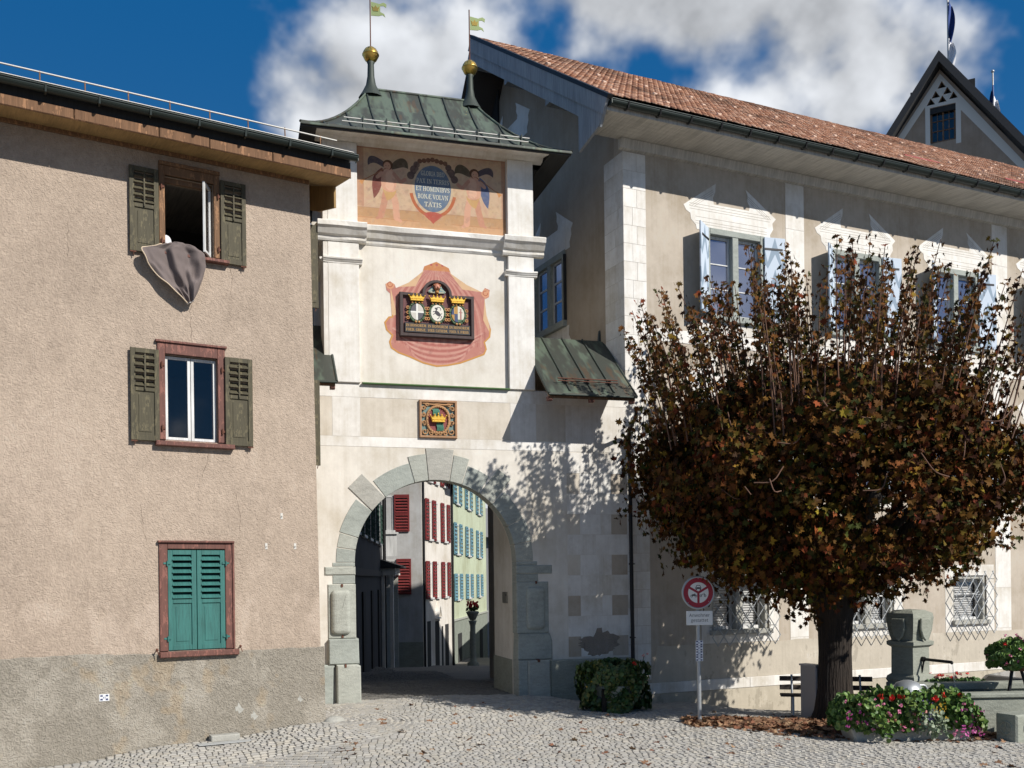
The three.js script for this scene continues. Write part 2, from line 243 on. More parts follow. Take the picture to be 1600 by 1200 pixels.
{
  // one sett: a low block with worn, bevelled shoulders
  const setts = [];
  const inside = (x, z) => { const l = FL.local(x, z), g = FG.local(x, z), r = FR.local(x, z);
    if (l[0] < 0.06 && l[1] < 0.05) return false; if (l[0] < 2 && l[1] < -3.2 && g[1] > -0.2 && g[0] < 0) return false;
    if (g[1] < 0.13 && g[1] > -2.4 && !(g[0] > 0.34 && g[0] < 3.86)) return false; if (g[1] <= -2.4 && (g[0] < -2 || g[0] > 4.2)) return false;
    if (r[0] > 0 && r[1] < 0.08) return false; return true; };
  const q = rng(21);
  // band along the left house, turning round its corner
  const band = 1.62;
  for (let row = 0; row * 0.108 < band; row++) {
    const off = 0.1 + row * 0.108;
    for (let u = -9; u < 0;) { const len = rr(0.09, 0.15, q); const p = FL.world(u + len / 2, 0, off); setts.push([p.x, p.z, len, 0.108, FL.a]); u += len; }
    for (let a = 0; a < Math.PI * 0.95;) { const len = rr(0.09, 0.14, q), da = len / off; const t = a + da / 2, p = FL.world(off * Math.sin(t), 0, off * Math.cos(t)); setts.push([p.x, p.z, len, 0.108, FL.a - t]); a += da; }
  }
  // square: gently bowed courses across the gate
  for (let row = -258; row < 104; row++) for (let u = -9 + (row & 1) * 0.07; u < 17;) {
    const len = rr(0.09, 0.145, q), uc = u + len / 2; u += len;
    const bow = 0.5 * Math.sin(uc * 0.38 + 0.6) + 0.16 * Math.sin(uc * 1.1 + row * 0.04), off = row * 0.105 + bow, p = FG.world(uc, 0, off);
    if (p.z < -47 || p.z > -12.3) continue;
    const l = FL.local(p.x, p.z), dist = l[0] < 0 ? l[1] : Math.hypot(l[0], l[1]); if (dist < band + 0.1 && l[1] > -3) continue;
    const slope = (0.19 * Math.cos(uc * 0.38 + 0.6) + 0.176 * Math.cos(uc * 1.1 + row * 0.04));
    setts.push([p.x, p.z, len, 0.105, FG.a - Math.atan(slope)]);
  }
  const ok = setts.filter(([x, z]) => inside(x, z) && Math.abs(x) < -z * 0.62 + 1);
  function settGeo(k) { const r = rng(50 + k), w = 0.5, t = 0.42, hh = [0.0, 0.0, 0.0, 0.0].map(() => rr(-0.1, 0.1, r)); const P = []; const lo = [[-w, -w], [w, -w], [w, w], [-w, w]], top = lo.map(([a, b]) => [a * t / w + rr(-0.03, 0.03, r), b * t / w + rr(-0.03, 0.03, r)]);
    const L = lo.map(([a, b]) => [a, -1, b]), Mi = lo.map(([a, b]) => [a, 0.55, b]), U = top.map(([a, b], i) => [a, 1 + hh[i], b]); const quad = (a, b, c, d) => P.push(...a, ...b, ...c, ...a, ...c, ...d);
    for (let i = 0; i < 4; i++) { const j = (i + 1) % 4; quad(L[j], L[i], Mi[i], Mi[j]); quad(Mi[j], Mi[i], U[i], U[j]); }
    const c = [0, 1.12, 0]; for (let i = 0; i < 4; i++) { const j = (i + 1) % 4; P.push(...U[j], ...U[i], ...c); }
    const g = new THREE.BufferGeometry(); g.setAttribute('position', new THREE.Float32BufferAttribute(P, 3)); g.computeVertexNormals(); return keep(flat(g)); }
  const geos = [0, 1, 2, 3].map(settGeo);
  const tones = [[0.41, 0.39, 0.345], [0.39, 0.37, 0.335], [0.43, 0.405, 0.355], [0.355, 0.34, 0.31], [0.415, 0.385, 0.33], [0.4, 0.385, 0.35]], st = again(T.stone, 1), mats = tones.map(c => mat(c, { rough: 0.85 }));
  const place = ([x, z, len, w, a]) => { const h = hgt(x, z); const e = new THREE.Matrix4().compose(V3(x, h - 0.012 + rr(-0.004, 0.005, q), z), new THREE.Quaternion().setFromEuler(new THREE.Euler(rr(-0.022, 0.022, q), a + rr(-0.04, 0.04, q), rr(-0.022, 0.022, q))), V3(len - rr(0.007, 0.013, q), 0.03, w - rr(0.004, 0.009, q))); return e; };
  ok.sort((a, b) => b[1] - a[1]);
  const inView = ok.filter(([x, z]) => { const sx = x / -z, sy = (hgt(x, z) - 2.6) / -z; return Math.abs(sx) < 0.52 && sy > -0.194; });
  const near = new Set(inView.slice(0, 300)), rest = ok.filter(s => !near.has(s));
  for (const s of near) { const m = new THREE.Mesh(pick(geos, q), pick(mats, q)); m.name = 'cobblestone'; m.applyMatrix4(place(s)); m.castShadow = m.receiveShadow = true; ground.add(m); }
  geos.forEach((g, k) => { const list = rest.filter((_, i) => i % 4 === k), im = new THREE.InstancedMesh(g, mat([1, 1, 1], { rough: 0.85 }), list.length); list.forEach((s, i) => { im.setMatrixAt(i, place(s)); const lane = FG.local(s[0], s[1])[1] < -0.25, v = rr(0.85, 1.1, q) * (lane ? 0.38 : 1), c = pick(tones, q); im.setColorAt(i, lin(c[0] * v, c[1] * v, c[2] * v)); }); im.name = 'cobblestones'; im.userData.kind = 'stuff'; im.castShadow = im.receiveShadow = true; ground.add(im); });  // setts past the gate line are coloured darker to imitate the passage shade
}

// ---------- left house ----------
function louvreShutter(parent, u0, u1, v0, v1, o, m, { slats = 5, rise = 0.42, side = 1, bar = false, hooks = true, thick = 0.045 } = {}) {
  // leaf: stiles, rails and lower field; louvres above; bar = tilt rod over the louvres
  const w = u1 - u0, h = v1 - v0, s = w * 0.17, vm = v1 - h * rise, b = o + thick;
  const leaf = part('shutter', [ex(u0, u0 + s, v0, v1, o, b, 0.005), ex(u1 - s, u1, v0, v1, o, b, 0.005), ex(u0 + s, u1 - s, v1 - s, v1, o, b, 0.005), ex(u0 + s, u1 - s, v0, v0 + s * 1.1, o, b, 0.005), ex(u0 + s, u1 - s, vm - s * 0.9, vm, o, b, 0.005)], m, parent);
  part('field_panel', [ex(u0 + s - 0.01, u1 - s + 0.01, v0 + s, vm - s * 0.9, o + 0.008, o + 0.022), ex(u0 + s + 0.05, u1 - s - 0.05, v0 + s + 0.07, vm - s * 0.9 - 0.06, o + 0.02, o + 0.031, 0.006)], m, leaf);
  for (let k = 0; k < slats; k++) { const y = vm + (v1 - s - vm) * (k + 0.5) / slats, hh = (v1 - s - vm) / slats; part('slat', cbox(w - 2 * s + 0.02, hh * 1.15, 0.011, 0.003).rotateX(-0.85).translate((u0 + u1) / 2, y, o + thick * 0.5), m, leaf); }
  if (bar) part('tilt_rod', ex((u0 + u1) / 2 - 0.012, (u0 + u1) / 2 + 0.012, vm - 0.05, v1 - s - 0.02, b + 0.012, b + 0.03), m, leaf);
  if (hooks) part('hook', [rod(V3(side > 0 ? u0 + 0.06 : u1 - 0.06, v0 - 0.01, o + 0.05), V3(side > 0 ? u0 + 0.06 : u1 - 0.06, v0 - 0.07, o + 0.03), 0.008, 5), ex((side > 0 ? u0 : u1 - 0.1), (side > 0 ? u0 + 0.1 : u1), v0 - 0.022, v0 - 0.004, o + 0.02, o + 0.05)], M.rustMetal, leaf);
  return leaf;
}
const leftHouse = thing('left_house', 'tan roughcast house with olive and teal shutters left of the gate', 'house', FL.pos(), FL.a);
{
  const H = leftHouse, A = { t: [-2.74, -1.9, 8.4, 9.72], m: [-2.77, -1.87, 5.1, 6.6], b: [-2.77, -1.78, 1.42, 3.2] };
  const holes = Object.values(A).map(a => hole(...a));
  part('wall', poly([[-9, -1.4], [0.03, -1.4], [-0.13, 10.75], [-9, 10.75]], -0.42, 0, 0, holes), M.wallFront, H);
  // lower render coat, thicker and coarser, with an uneven upper edge
  { const r = rng(3), top = []; for (let u = 0.055; u > -9; u -= 0.16) top.push([u, 1.375 + rr(-0.012, 0.016, r) + (u < -3 ? 0.05 * Math.min(1, (-3 - u)) : 0)]);
    part('plinth_render', poly([[-9, -1.4], [0.075, -1.4], ...top, [-9, 1.43]], 0.0, 0.03, 0.008, []), M.plinthcast, H, 'coarse grey stained render along the foot of the wall'); }
  part('side_wall', poly([[0.03, -1.4], [-0.13, 10.75], [-0.55, 10.75], [-0.45, -1.4]], -9.2, -0.425), M.roughcast, H);
  part('back_wall', ex(-9, -0.05, -1.4, 10.75, -9.5, -9.205), M.roughcast, H);
  part('end_wall', ex(-9.4, -9.003, -1.4, 10.75, -9.5, 0), M.roughcast, H);
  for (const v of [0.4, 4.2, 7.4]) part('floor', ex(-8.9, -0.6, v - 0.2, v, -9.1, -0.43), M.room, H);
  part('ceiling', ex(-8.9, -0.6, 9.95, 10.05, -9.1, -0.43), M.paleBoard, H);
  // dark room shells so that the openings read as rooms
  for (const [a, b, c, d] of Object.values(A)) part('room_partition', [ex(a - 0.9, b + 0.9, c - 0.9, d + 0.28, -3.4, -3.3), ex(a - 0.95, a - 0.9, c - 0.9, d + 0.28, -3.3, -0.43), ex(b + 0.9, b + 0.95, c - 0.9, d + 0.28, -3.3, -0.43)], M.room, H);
  const frame = ([a, b, c, d], w, m, top = w, o1 = 0.035) => [ex(a - w, a, c, d + top, -0.05, o1, 0.008), ex(b, b + w, c, d + top, -0.05, o1, 0.008), ex(a, b, d, d + top, -0.05, o1, 0.008)];
  const casement = (parent, a, b, c, d, o, open, hinge) => {
    const w = 0.05, g = new THREE.Group(); const ww = b - a, hh = d - c, x0 = hinge > 0 ? -ww : 0;
    const fr = part('casement', [ex(x0, x0 + w, 0, hh, -0.02, 0.02, 0.005), ex(x0 + ww - w, x0 + ww, 0, hh, -0.02, 0.02, 0.005), ex(x0 + w, x0 + ww - w, 0, w, -0.02, 0.02, 0.005), ex(x0 + w, x0 + ww - w, hh - w, hh, -0.02, 0.02, 0.005)], M.whiteWood, parent);
    part('pane', ex(x0 + w, x0 + ww - w, w, hh - w, -0.004, 0.004), M.glass, fr);
    fr.position.set(hinge > 0 ? b : a, c, o); fr.rotation.y = open; return fr;
  };
  // top window, open, one leaf swung inwards
  const wt = part('window', [...frame(A.t, 0.1, 0, 0.16), ex(-2.84, -1.8, 9.88, 9.94, 0.0, 0.075, 0.008)], M.brownWood, H, 'open window in a bare brown wooden frame under the eaves');
  part('sill', ex(-2.86, -1.66, 8.3, 8.36, -0.1, 0.14, 0.01), M.redBrown, wt);
  casement(wt, -2.32, -1.93, 8.42, 9.66, -0.12, 1.05, 1);
  part('cross_rail', ex(-2.74, -1.9, 9.63, 9.72, -0.14, -0.09, 0.005), M.brownWood, wt);
  louvreShutter(H, -3.33, -2.85, 8.3, 9.76, 0.03, M.oliveWood, { bar: true, rise: 0.43, side: 1 }); louvreShutter(H, -1.79, -1.34, 8.32, 9.8, 0.03, M.oliveWood, { bar: true, rise: 0.43, side: -1 });
  // middle window, shut, white casements
  const wm = part('window', [...frame(A.m, 0.13, 0, 0.2), ex(-2.93, -1.71, 6.79, 6.83, 0, 0.07, 0.006)], M.redBrown, H, 'closed window with white casements in a red brown frame');
  part('sill', ex(-2.95, -1.6, 4.99, 5.07, -0.1, 0.13, 0.01), M.redBrown, wm);
  part('frame_bottom', ex(-2.77, -1.87, 5.07, 5.11, -0.1, -0.03), M.redBrown, wm);
  casement(wm, -2.76, -2.325, 5.115, 6.58, -0.09, 0, 1); casement(wm, -2.315, -1.88, 5.115, 6.58, -0.09, 0, 1);
  louvreShutter(H, -3.35, -2.88, 5.06, 6.64, 0.04, M.oliveWood, { bar: true, side: 1 }); louvreShutter(H, -1.75, -1.26, 5.06, 6.64, 0.04, M.oliveWood, { bar: true, side: -1 });
  for (const [u, v] of [[-2.83, 6.4], [-2.83, 5.3], [-1.8, 6.4], [-1.8, 5.3], [-2.8, 9.5], [-2.8, 8.55], [-1.83, 9.5], [-1.83, 8.55]]) part('hinge', [ex(u - 0.02, u + 0.05, v - 0.02, v + 0.02, 0.036, 0.055), rod(V3(u, v - 0.05, 0.06), V3(u, v + 0.05, 0.06), 0.014, 6)], M.rustMetal, H);
  // bottom window, teal shutters closed inside the frame
  const wb = part('window', [...frame(A.b, 0.14, 0, 0.12), ex(-2.93, -1.62, 3.31, 3.345, 0, 0.08, 0.006), ex(-1.655, -1.62, 1.42, 3.31, 0.0, 0.06, 0.006)], M.redBrown, H, 'ground floor window closed by teal louvred shutters');
  part('sill', ex(-2.93, -1.57, 1.31, 1.41, -0.1, 0.14, 0.014), M.redBrown, wb);
  louvreShutter(H, -2.765, -2.282, 1.43, 3.18, -0.02, M.tealWood, { slats: 7, rise: 0.49, hooks: false }); louvreShutter(H, -2.272, -1.785, 1.43, 3.18, -0.02, M.tealWood, { slats: 7, rise: 0.49, hooks: false });
  for (const [u, v] of [[-2.78, 2.95], [-2.78, 1.64], [-1.77, 2.95], [-1.77, 1.64]]) part('hinge', [ex(u - 0.06, u + 0.06, v - 0.016, v + 0.016, 0.03, 0.045), rod(V3(u, v - 0.05, 0.055), V3(u, v + 0.04, 0.055), 0.013, 6)], u < -2 ? M.tealWood : M.tealWood, H);
  for (const u of [-2.98, -1.55]) part('shutter_stay', [rod(V3(u, 1.42, 0), V3(u, 1.44, 0.14), 0.01, 5), ball(0.025, u, 1.46, 0.13, 6, 4), rod(V3(u, 1.45, 0.13), V3(u + 0.03, 1.36, 0.15), 0.008, 5)], M.rustMetal, H);
  for (const [u, v] of [[-0.728, 3.824], [-1.022, 3.265], [-0.479, 3.269]]) part('wall_plug', [ex(u - 0.022, u + 0.022, v - 0.06, v + 0.05, -0.005, 0.006), rod(V3(u, v, 0), V3(u, v - 0.01, 0.035), 0.009, 5)], M.paleMetal, H);
  // little flakes where the lower render has come away
  for (const [u, v, s] of [[-1.55, 0.33, 0.075], [-1.28, 0.18, 0.065], [-0.42, 0.42, 0.05]]) part('render_flake', poly([[u - s, v - s * 0.7], [u - s * 0.5, v - s * 0.5], [u - s * 0.2, v - s * 1.3], [u + s * 0.5, v - s * 0.9], [u + s * 1.1, v - s * 0.2], [u + s * 0.5, v + s * 0.1], [u + s * 0.2, v + s * 0.7], [u - s * 0.4, v + s * 1.5], [u - s * 0.5, v + s * 0.6], [u - s * 1.1, v + s * 0.4]], 0.024, 0.032, 0.003), M.greyStone, H);
  // cornerwise tags
  // eaves: boarded soffit, worn fascia, gutter, snow rail, roof
  part('wall_plate', ex(-9, -0.14, 10.06, 10.13, 0.001, 0.05, 0.006), M.brownWood, H);
  const so = [[0.0, 10.135], [0.7, 10.04], [0.7, 10.07], [0.0, 10.165]];
  part('soffit', along(so, -9, 0.42), M.soffitWood, H);
  { const r = rng(12); for (let u = -9; u < 0.4;) { const l = Math.min(rr(0.8, 1.7, r), 0.44 - u), d = rr(-0.02, 0.01, r); part('fascia_board', ex(u, u + l - 0.012, 10.03 + d * 0.5, 10.2 + d, 0.705, 0.745 + d * 0.4, 0.012), M.wornFascia, H); u += l; } }
  part('fascia_back', ex(-9, 0.43, 10.2, 10.42, 0.66, 0.7), M.darkBoard, H);
  part('verge_soffit', [along([[0.0, 10.13], [-6, 12.4], [-6, 12.43], [0.0, 10.16]], -0.1, 0.42), along([[0.02, 9.72], [0.02, 10.12], [-6, 12.35], [-6, 11.95], [-0.9, 9.95]], 0.36, 0.4)], M.soffitWood, H);
  // gutter: half-round channel
  const pg = []; for (let k = 0; k <= 10; k++) { const a = Math.PI + Math.PI * k / 10; pg.push([0.86 + 0.082 * Math.cos(a), 10.385 + 0.082 * Math.sin(a)]); } for (let k = 10; k >= 0; k--) { const a = Math.PI + Math.PI * k / 10; pg.push([0.86 + 0.074 * Math.cos(a), 10.385 + 0.074 * Math.sin(a)]); }
  const gut = part('gutter', [along(pg, -9, 0.5), ex(0.49, 0.5, 10.3, 10.385, 0.79, 0.93), rod(V3(-9, 10.39, 0.945), V3(0.5, 10.39, 0.945), 0.013, 6)], M.darkGutter, H);
  for (let u = -8.6; u < 0.4; u += 0.78) part('gutter_bracket', [along([[0.77, 10.4], [0.765, 10.34], [0.79, 10.3], [0.86, 10.285], [0.93, 10.3], [0.955, 10.4], [0.965, 10.4], [0.94, 10.285], [0.86, 10.272], [0.78, 10.29], [0.755, 10.34], [0.755, 10.42], [0.77, 10.42]], u, u + 0.03)], M.darkGutter, gut);
  part('gutter_trim', rod(V3(-9, 10.475, 0.83), V3(0.45, 10.475, 0.83), 0.01, 6), M.paleMetal, gut);
  part('roof', [along([[0.86, 10.46], [-4.6, 12.9], [-9.9, 10.3], [-9.9, 10.2], [-4.6, 12.75], [0.8, 10.4]], -9.5, 0.44)], M.slate, H);
  const rail = part('snow_rail', rod(V3(-9, 10.72, 0.62), V3(0.2, 10.72, 0.62), 0.014, 6), M.paleMetal, H);
  for (let u = -8.7; u < 0.2; u += 0.66) part('rail_post', rod(V3(u, 10.55, 0.64), V3(u, 10.74, 0.62), 0.012, 5), M.brownWood, rail);
  // shutters of the passage side, seen edge on
  for (const [v0, v1] of [[7.9, 9.5], [4.85, 6.5]]) { const s = part('side_shutter', [ex(-0.05, 0.2, v0, v1, -0.5, -0.455, 0.004), ex(-0.02, 0.15, v0 + 0.1, v1 - 0.7, -0.454, -0.446)], M.oliveWood, H); part('stay', rod(V3(0.14, v0 - 0.06, -0.48), V3(0.16, v0 + 0.02, -0.48), 0.009, 5), M.rustMetal, s); }
}
const chequer = canvasTex(96, 96, (g, w, h) => { g.fillStyle = '#e6e8ec'; g.fillRect(0, 0, w, h); g.fillStyle = '#27305c'; for (let y = 0; y < 3; y++) for (let x = 0; x < 3; x++) if ((x + y) % 2 === 0) g.fillRect(6 + x * 28, 6 + y * 28, 26, 26); g.fillStyle = '#dfe2e8'; g.beginPath(); g.arc(48, 48, 9, 0, 7); g.fill(); });
const chequerMat = mat([1, 1, 1], { map: chequer, rough: 0.4 });
{
  const t = thing('wall_tag', 'tiny blue and white chequered plate on the grey lower render', 'plate', FL.world(-3.82, 0.69, 0.031).toArray(), FL.a);
  part('backing_plate', ex(-0.08, 0.08, -0.06, 0.06, 0, 0.008, 0.002), M.whiteWood, t);
  part('printed_face', fitUV(ex(-0.072, 0.072, -0.052, 0.052, 0.008, 0.011), -0.072, 0.072, -0.052, 0.052), chequerMat, t);
}
{ // bedding hung out of the top window
  const t = thing('bedding', 'grey brown duvet hanging out of the open top window', 'bedding', FL.world(-2.45, 8.37, 0).toArray(), FL.a);
  // draped quilt: gathered at the sill, a free corner to the left, folds running down to the hanging tip
  const N = 54, Q = 46, edgeL = [[-0.27, 0.15], [-0.44, 0.05], [-0.74, -0.05], [-0.62, -0.28], [-0.4, -0.52], [-0.14, -0.74], [0.04, -0.88]], edgeR = [[0.0, 0.2], [0.2, 0.1], [0.33, 0.0], [0.36, -0.2], [0.31, -0.42], [0.24, -0.64], [0.16, -0.82]];
  const at = (a, s) => { const f = Math.min(s, 0.9999) * (a.length - 1), i = f | 0, k = f - i; return [a[i][0] + (a[i + 1][0] - a[i][0]) * k, a[i][1] + (a[i + 1][1] - a[i][1]) * k]; };
  const spot = (s, x, lift) => { const l = at(edgeL, s), r = at(edgeR, s), d = Math.min(1, s * 2.5), n = noise3(x * 6 + 4, s * 5, 2) - 0.5, n2 = noise3(x * 15, s * 11, 7) - 0.5; const ridge = Math.pow(Math.abs(Math.sin(x * 7.5 + s * 1.6 + n * 2.2)), 1.6); const out = (s < 0.13 ? -0.06 + s * 1.95 : 0.19 - 0.08 * (s - 0.13)) + d * (0.085 * ridge - 0.04 + 0.09 * n + 0.035 * n2);
    return V3(l[0] + (r[0] - l[0]) * x + 0.02 * n * d, l[1] + (r[1] - l[1]) * x + 0.05 * Math.sin(Math.PI * x) * (1 - s) + 0.02 * n2, Math.max(out, s > 0.14 ? 0.04 : -1) + lift); };
  const cloth = (lift) => { const p = [], ix = []; for (let j = 0; j <= Q; j++) for (let i = 0; i <= N; i++) { const v = spot(j / Q, i / N, lift); p.push(v.x, v.y, v.z); } for (let j = 0; j < Q; j++) for (let i = 0; i < N; i++) { const a = j * (N + 1) + i; ix.push(a, a + N + 1, a + 1, a + 1, a + N + 1, a + N + 2); } const g = new THREE.BufferGeometry(); g.setAttribute('position', new THREE.Float32BufferAttribute(p, 3)); g.setIndex(ix); g.computeVertexNormals(); return g; };
  const nWeave = again(T.stoneBump, 0.25);
  part('cover', cloth(0), mat([0.17, 0.138, 0.13], { rough: 1, bump: nWeave, bs: 0.002 }), t); part('lining', cloth(-0.03), mat([0.5, 0.49, 0.5], { rough: 1 }), t);
  const hem = []; for (let k = 2; k <= 22; k++) hem.push(spot(k / 22, 0, 0.004)); part('piped_hem', tube(hem, 0.011, 60, 5), mat([0.62, 0.5, 0.36]), t); const hem2 = []; for (let k = 0; k <= 10; k++) hem2.push(spot(1, k / 10, 0.004)); part('piped_hem', tube(hem2, 0.01, 24, 5), mat([0.6, 0.58, 0.56]), t);
  part('pillow', ball(0.1, -0.26, 0.12, -0.1, 16, 12).scale(1, 1.5, 0.7), mat([0.7, 0.7, 0.72]), t);
}
{
  const p = FL.world(-1.86, 0, 0.16); const t = thing('loose_stone', 'loose squared grey stone lying at the foot of the tan house', 'stone', [p.x, hgt(p.x, p.z), p.z], FL.a);
  part('block', cbox(0.5, 0.12, 0.2, 0.015).translate(0, 0.06, 0), M.greyStone, t);
  const p2 = FL.world(-1.9, 0, 0.5); const s = part('metal_cover', cbox(1.0, 0.012, 0.22, 0.003), mat([0.42, 0.43, 0.42], { rough: 0.6 }), scene); s.position.set(p2.x, hgt(p2.x, p2.z) + 0.03, p2.z); s.rotation.y = FL.a; s.userData = { label: 'pale metal cover strip set in the setts below the teal window', category: 'cover' };
  const p3 = FL.world(0.22, 0, 0.1), t3 = thing('corner_stone', 'rounded pale boulder in the setts at the house corner', 'stone', [p3.x, hgt(p3.x, p3.z) - 0.03, p3.z], 0.5);
  part('boulder', ball(0.2, 0, 0, 0, 14, 10).scale(1.1, 0.75, 0.8), M.greyStone, t3);
}

// ---------- gate tower ----------
const gate = thing('gate_tower', 'white plastered gate tower with round arch and green copper roof', 'gate tower', FG.pos(), FG.a);
{
  const H = gate, CU = 2.1, CV = 3.0, AR = 1.8;
  const arc = (r, a0, a1, n) => { const o = []; for (let k = 0; k <= n; k++) { const a = (a0 + (a1 - a0) * k / n) * Math.PI / 180; o.push([CU + r * Math.cos(a), CV + r * Math.sin(a)]); } return o; };
  // gate wall with the arch cut through
  const opening = r => [[CU - r, -1.3], [CU + r, -1.3], ...arc(r, 0, 180, 28)];
  part('gate_wall', poly([[-2.4, -1.3], [CU - 1.83, -1.3], ...arc(1.83, 180, 0, 36), [CU + 1.83, -1.3], [6.62, -1.3], [6.62, 6.86], [-2.4, 6.86]], -0.5, 0), M.limeGate, H);
  // passage behind the stone arch: wider and higher
  part('passage_wall', ex(3.96, 6.2, -1.3, 6.8, -2.2, -0.505), M.limeGate, H); part('passage_wall', ex(-2.4, 0.2, -1.3, 6.8, -2.2, -0.505), M.limeGate, H);
  part('passage_ceiling', ex(0.201, 3.959, 5.75, 6.8, -2.2, -0.505), M.limeGate, H);
  part('passage_rear', [ex(4.6, 6.2, -1.3, 6.8, -4.2, -2.205), ex(-2.4, -0.2, -1.3, 6.8, -4.2, -2.205), ex(-0.199, 4.599, 5.75, 6.8, -4.2, -2.205)], M.limeGate, H);
  part('passage_plinth', ex(3.93, 3.959, -1.2, 0.74, -2.2, -0.51), M.fountainStone, H);
  { const pl = part('wall_plaque', ex(3.935, 3.958, 2.04, 2.3, -1.35, -0.95, 0.004), mat([0.3, 0.29, 0.25], { rough: 0.4, metal: 0.5 }), H, 'small metal plaque on the passage wall');
    part('emblem', ex(3.93, 3.934, 2.2, 2.26, -1.02, -0.98), M.darkBoard, pl); }
  // voussoirs
  const ring = [[180, 171.5, 2.2], [171.5, 163, 2.2], [163, 142, 2.22], [142, 128.5, 2.5], [128.5, 105.5, 2.24], [105.5, 95.5, 2.38], [95.5, 80.5, 2.5], [80.5, 71.5, 2.39], [71.5, 57.5, 2.24], [57.5, 45.5, 2.5], [45.5, 26, 2.2], [26, 12, 2.22], [12, 0, 2.2]];
  const gm = [M.greenStone, M.greenStone2, M.greenStone, M.greyStone, M.greenStone, M.greenStone2, M.greyStone, M.greenStone2, M.greenStone, M.greenStone2, M.greenStone, M.greenStone, M.greenStone2];
  ring.forEach(([a0, a1, ro], k) => { const g = 0.25, tall = ro > 2.3, straight = k === 3 || k === 9, A = (a0 - g) * Math.PI / 180, B = (a1 + g) * Math.PI / 180, q = (r, a) => [CU + r * Math.cos(a), CV + r * Math.sin(a)];
    let pts; if (!straight) pts = [...arc(AR, a0 - g, a1 + g, 6), ...arc(ro, a1 + g, a0 - g, 6)];
    else { // straight-sided block
      const m = (A + B) / 2, hw = AR * Math.sin((A - B) / 2) * 1.03, d = [Math.cos(m), Math.sin(m)], n = [-d[1], d[0]]; const w2 = hw + (k === 6 ? 0.02 : 0); pts = [...arc(AR, a0 - g, a1 + g, 4), [CU + d[0] * ro - n[0] * w2, CV + d[1] * ro - n[1] * w2], [CU + d[0] * ro + n[0] * w2, CV + d[1] * ro + n[1] * w2]]; }
    part(k === 6 ? 'keystone' : 'voussoir', poly(pts, -0.34, tall ? 0.022 : 0.014, 0.006), gm[k], H); });
  // jambs, cushioned blocks, bases
  const cushion = (u0, u1, v0, v1, o, d) => { const s = new THREE.Shape(), r = 0.12, w = u1 - u0, h = v1 - v0; s.moveTo(u0 + r, v0); s.lineTo(u1 - r, v0); s.quadraticCurveTo(u1, v0, u1, v0 + r); s.lineTo(u1, v1 - r); s.quadraticCurveTo(u1, v1, u1 - r, v1); s.lineTo(u0 + r, v1); s.quadraticCurveTo(u0, v1, u0, v1 - r); s.lineTo(u0, v0 + r); s.quadraticCurveTo(u0, v0, u0 + r, v0); return new THREE.ExtrudeGeometry(s, { depth: 0.01, bevelEnabled: true, bevelThickness: d, bevelSize: 0.11, bevelOffset: -0.11, bevelSegments: 5, curveSegments: 5 }).translate(0, 0, o); };
  const stone = (a, m = M.greenStone, c = 0.015) => part('jamb_stone', ex(...a, c), m, H);
  stone([-0.18, 0.3, 2.915, 3.0, -0.34, 0.014]); stone([-0.34, 0.31, 2.735, 2.91, -0.34, 0.03], M.greenStone2); stone([-0.18, 0.3, 2.54, 2.73, -0.34, 0.014]);
  const lp = stone([-0.28, 0.31, 1.375, 2.535, -0.34, 0.03], M.greenStone2); part('cushion', cushion(-0.22, 0.2, 1.46, 2.42, 0.03, 0.1), M.greenStone2, lp);
  part('jamb_stone', poly([[-0.28, 0.83], [0.36, 0.83], [0.35, 1.37], [-0.28, 1.37]], -0.34, 0.13, 0.02), M.greenStone, H); part('jamb_stone', poly([[-0.13, -0.5], [0.39, -0.5], [0.38, 0.79], [0.3, 0.825], [-0.13, 0.825]], -0.34, 0.2, 0.03), M.greenStone2, H); part('jamb_stone', poly([[-0.75, -0.5], [-0.22, -0.5], [-0.16, 0.825], [-0.7, 0.825]], -0.2, 0.1, 0.03), M.greenStone, H);
  stone([3.9, 4.4, 2.915, 3.0, -0.34, 0.014]); stone([3.9, 4.74, 2.72, 2.91, -0.34, 0.03]); stone([3.9, 4.42, 2.54, 2.715, -0.34, 0.014]);
  const rp = stone([3.9, 4.65, 1.375, 2.535, -0.34, 0.03], M.greenStone); part('cushion', cushion(4.12, 4.56, 1.46, 2.42, 0.03, 0.06), M.greenStone, rp);
  part('jamb_stone', poly([[3.9, 0.78], [4.72, 0.78], [4.72, 1.2], [4.66, 1.37], [3.92, 1.37]], -0.34, 0.06, 0.02), M.greenStone, H); part('jamb_stone', poly([[4.12, -0.7], [4.66, -0.7], [4.64, 0.77], [4.12, 0.77]], -0.1, 0.15, 0.03), M.greenStone2, H); stone([3.9, 4.12, -0.7, 0.775, -0.34, 0.12], M.greenStone);
  for (const [u, v] of [[0.02, 2.51], [0.02, 1.42], [0.06, 0.8], [4.36, 2.52], [4.36, 0.76]]) part('iron_pin', ex(u - 0.02, u + 0.02, v - 0.03, v + 0.03, 0.02, v < 1 ? 0.215 : 0.05), M.rustMetal, H);
  part('plinth', ex(4.66, 6.62, -1.3, 0.76, 0.001, 0.1, 0.03), M.fountainStone, H);
  // painted bands, pilaster strips and quoins: lime slabs a few millimetres proud
  const slab = (name, u0, u1, v0, v1, m = M.limeWhite, o = 0.006) => part(name, ex(u0, u1, v0, v1, 0.001, o), m, H);
  slab('band', -0.8, 6.61, 6.56, 6.84); slab('band', -0.8, 6.61, 5.5, 5.71);
  slab('painted_strip', -0.14, 0.45, 5.715, 6.555, M.limeWhite2); slab('painted_strip', 3.81, 4.41, 5.715, 6.555, M.limeWhite2); slab('painted_strip', 5.12, 6.61, 5.715, 6.555, M.limeWhite2);
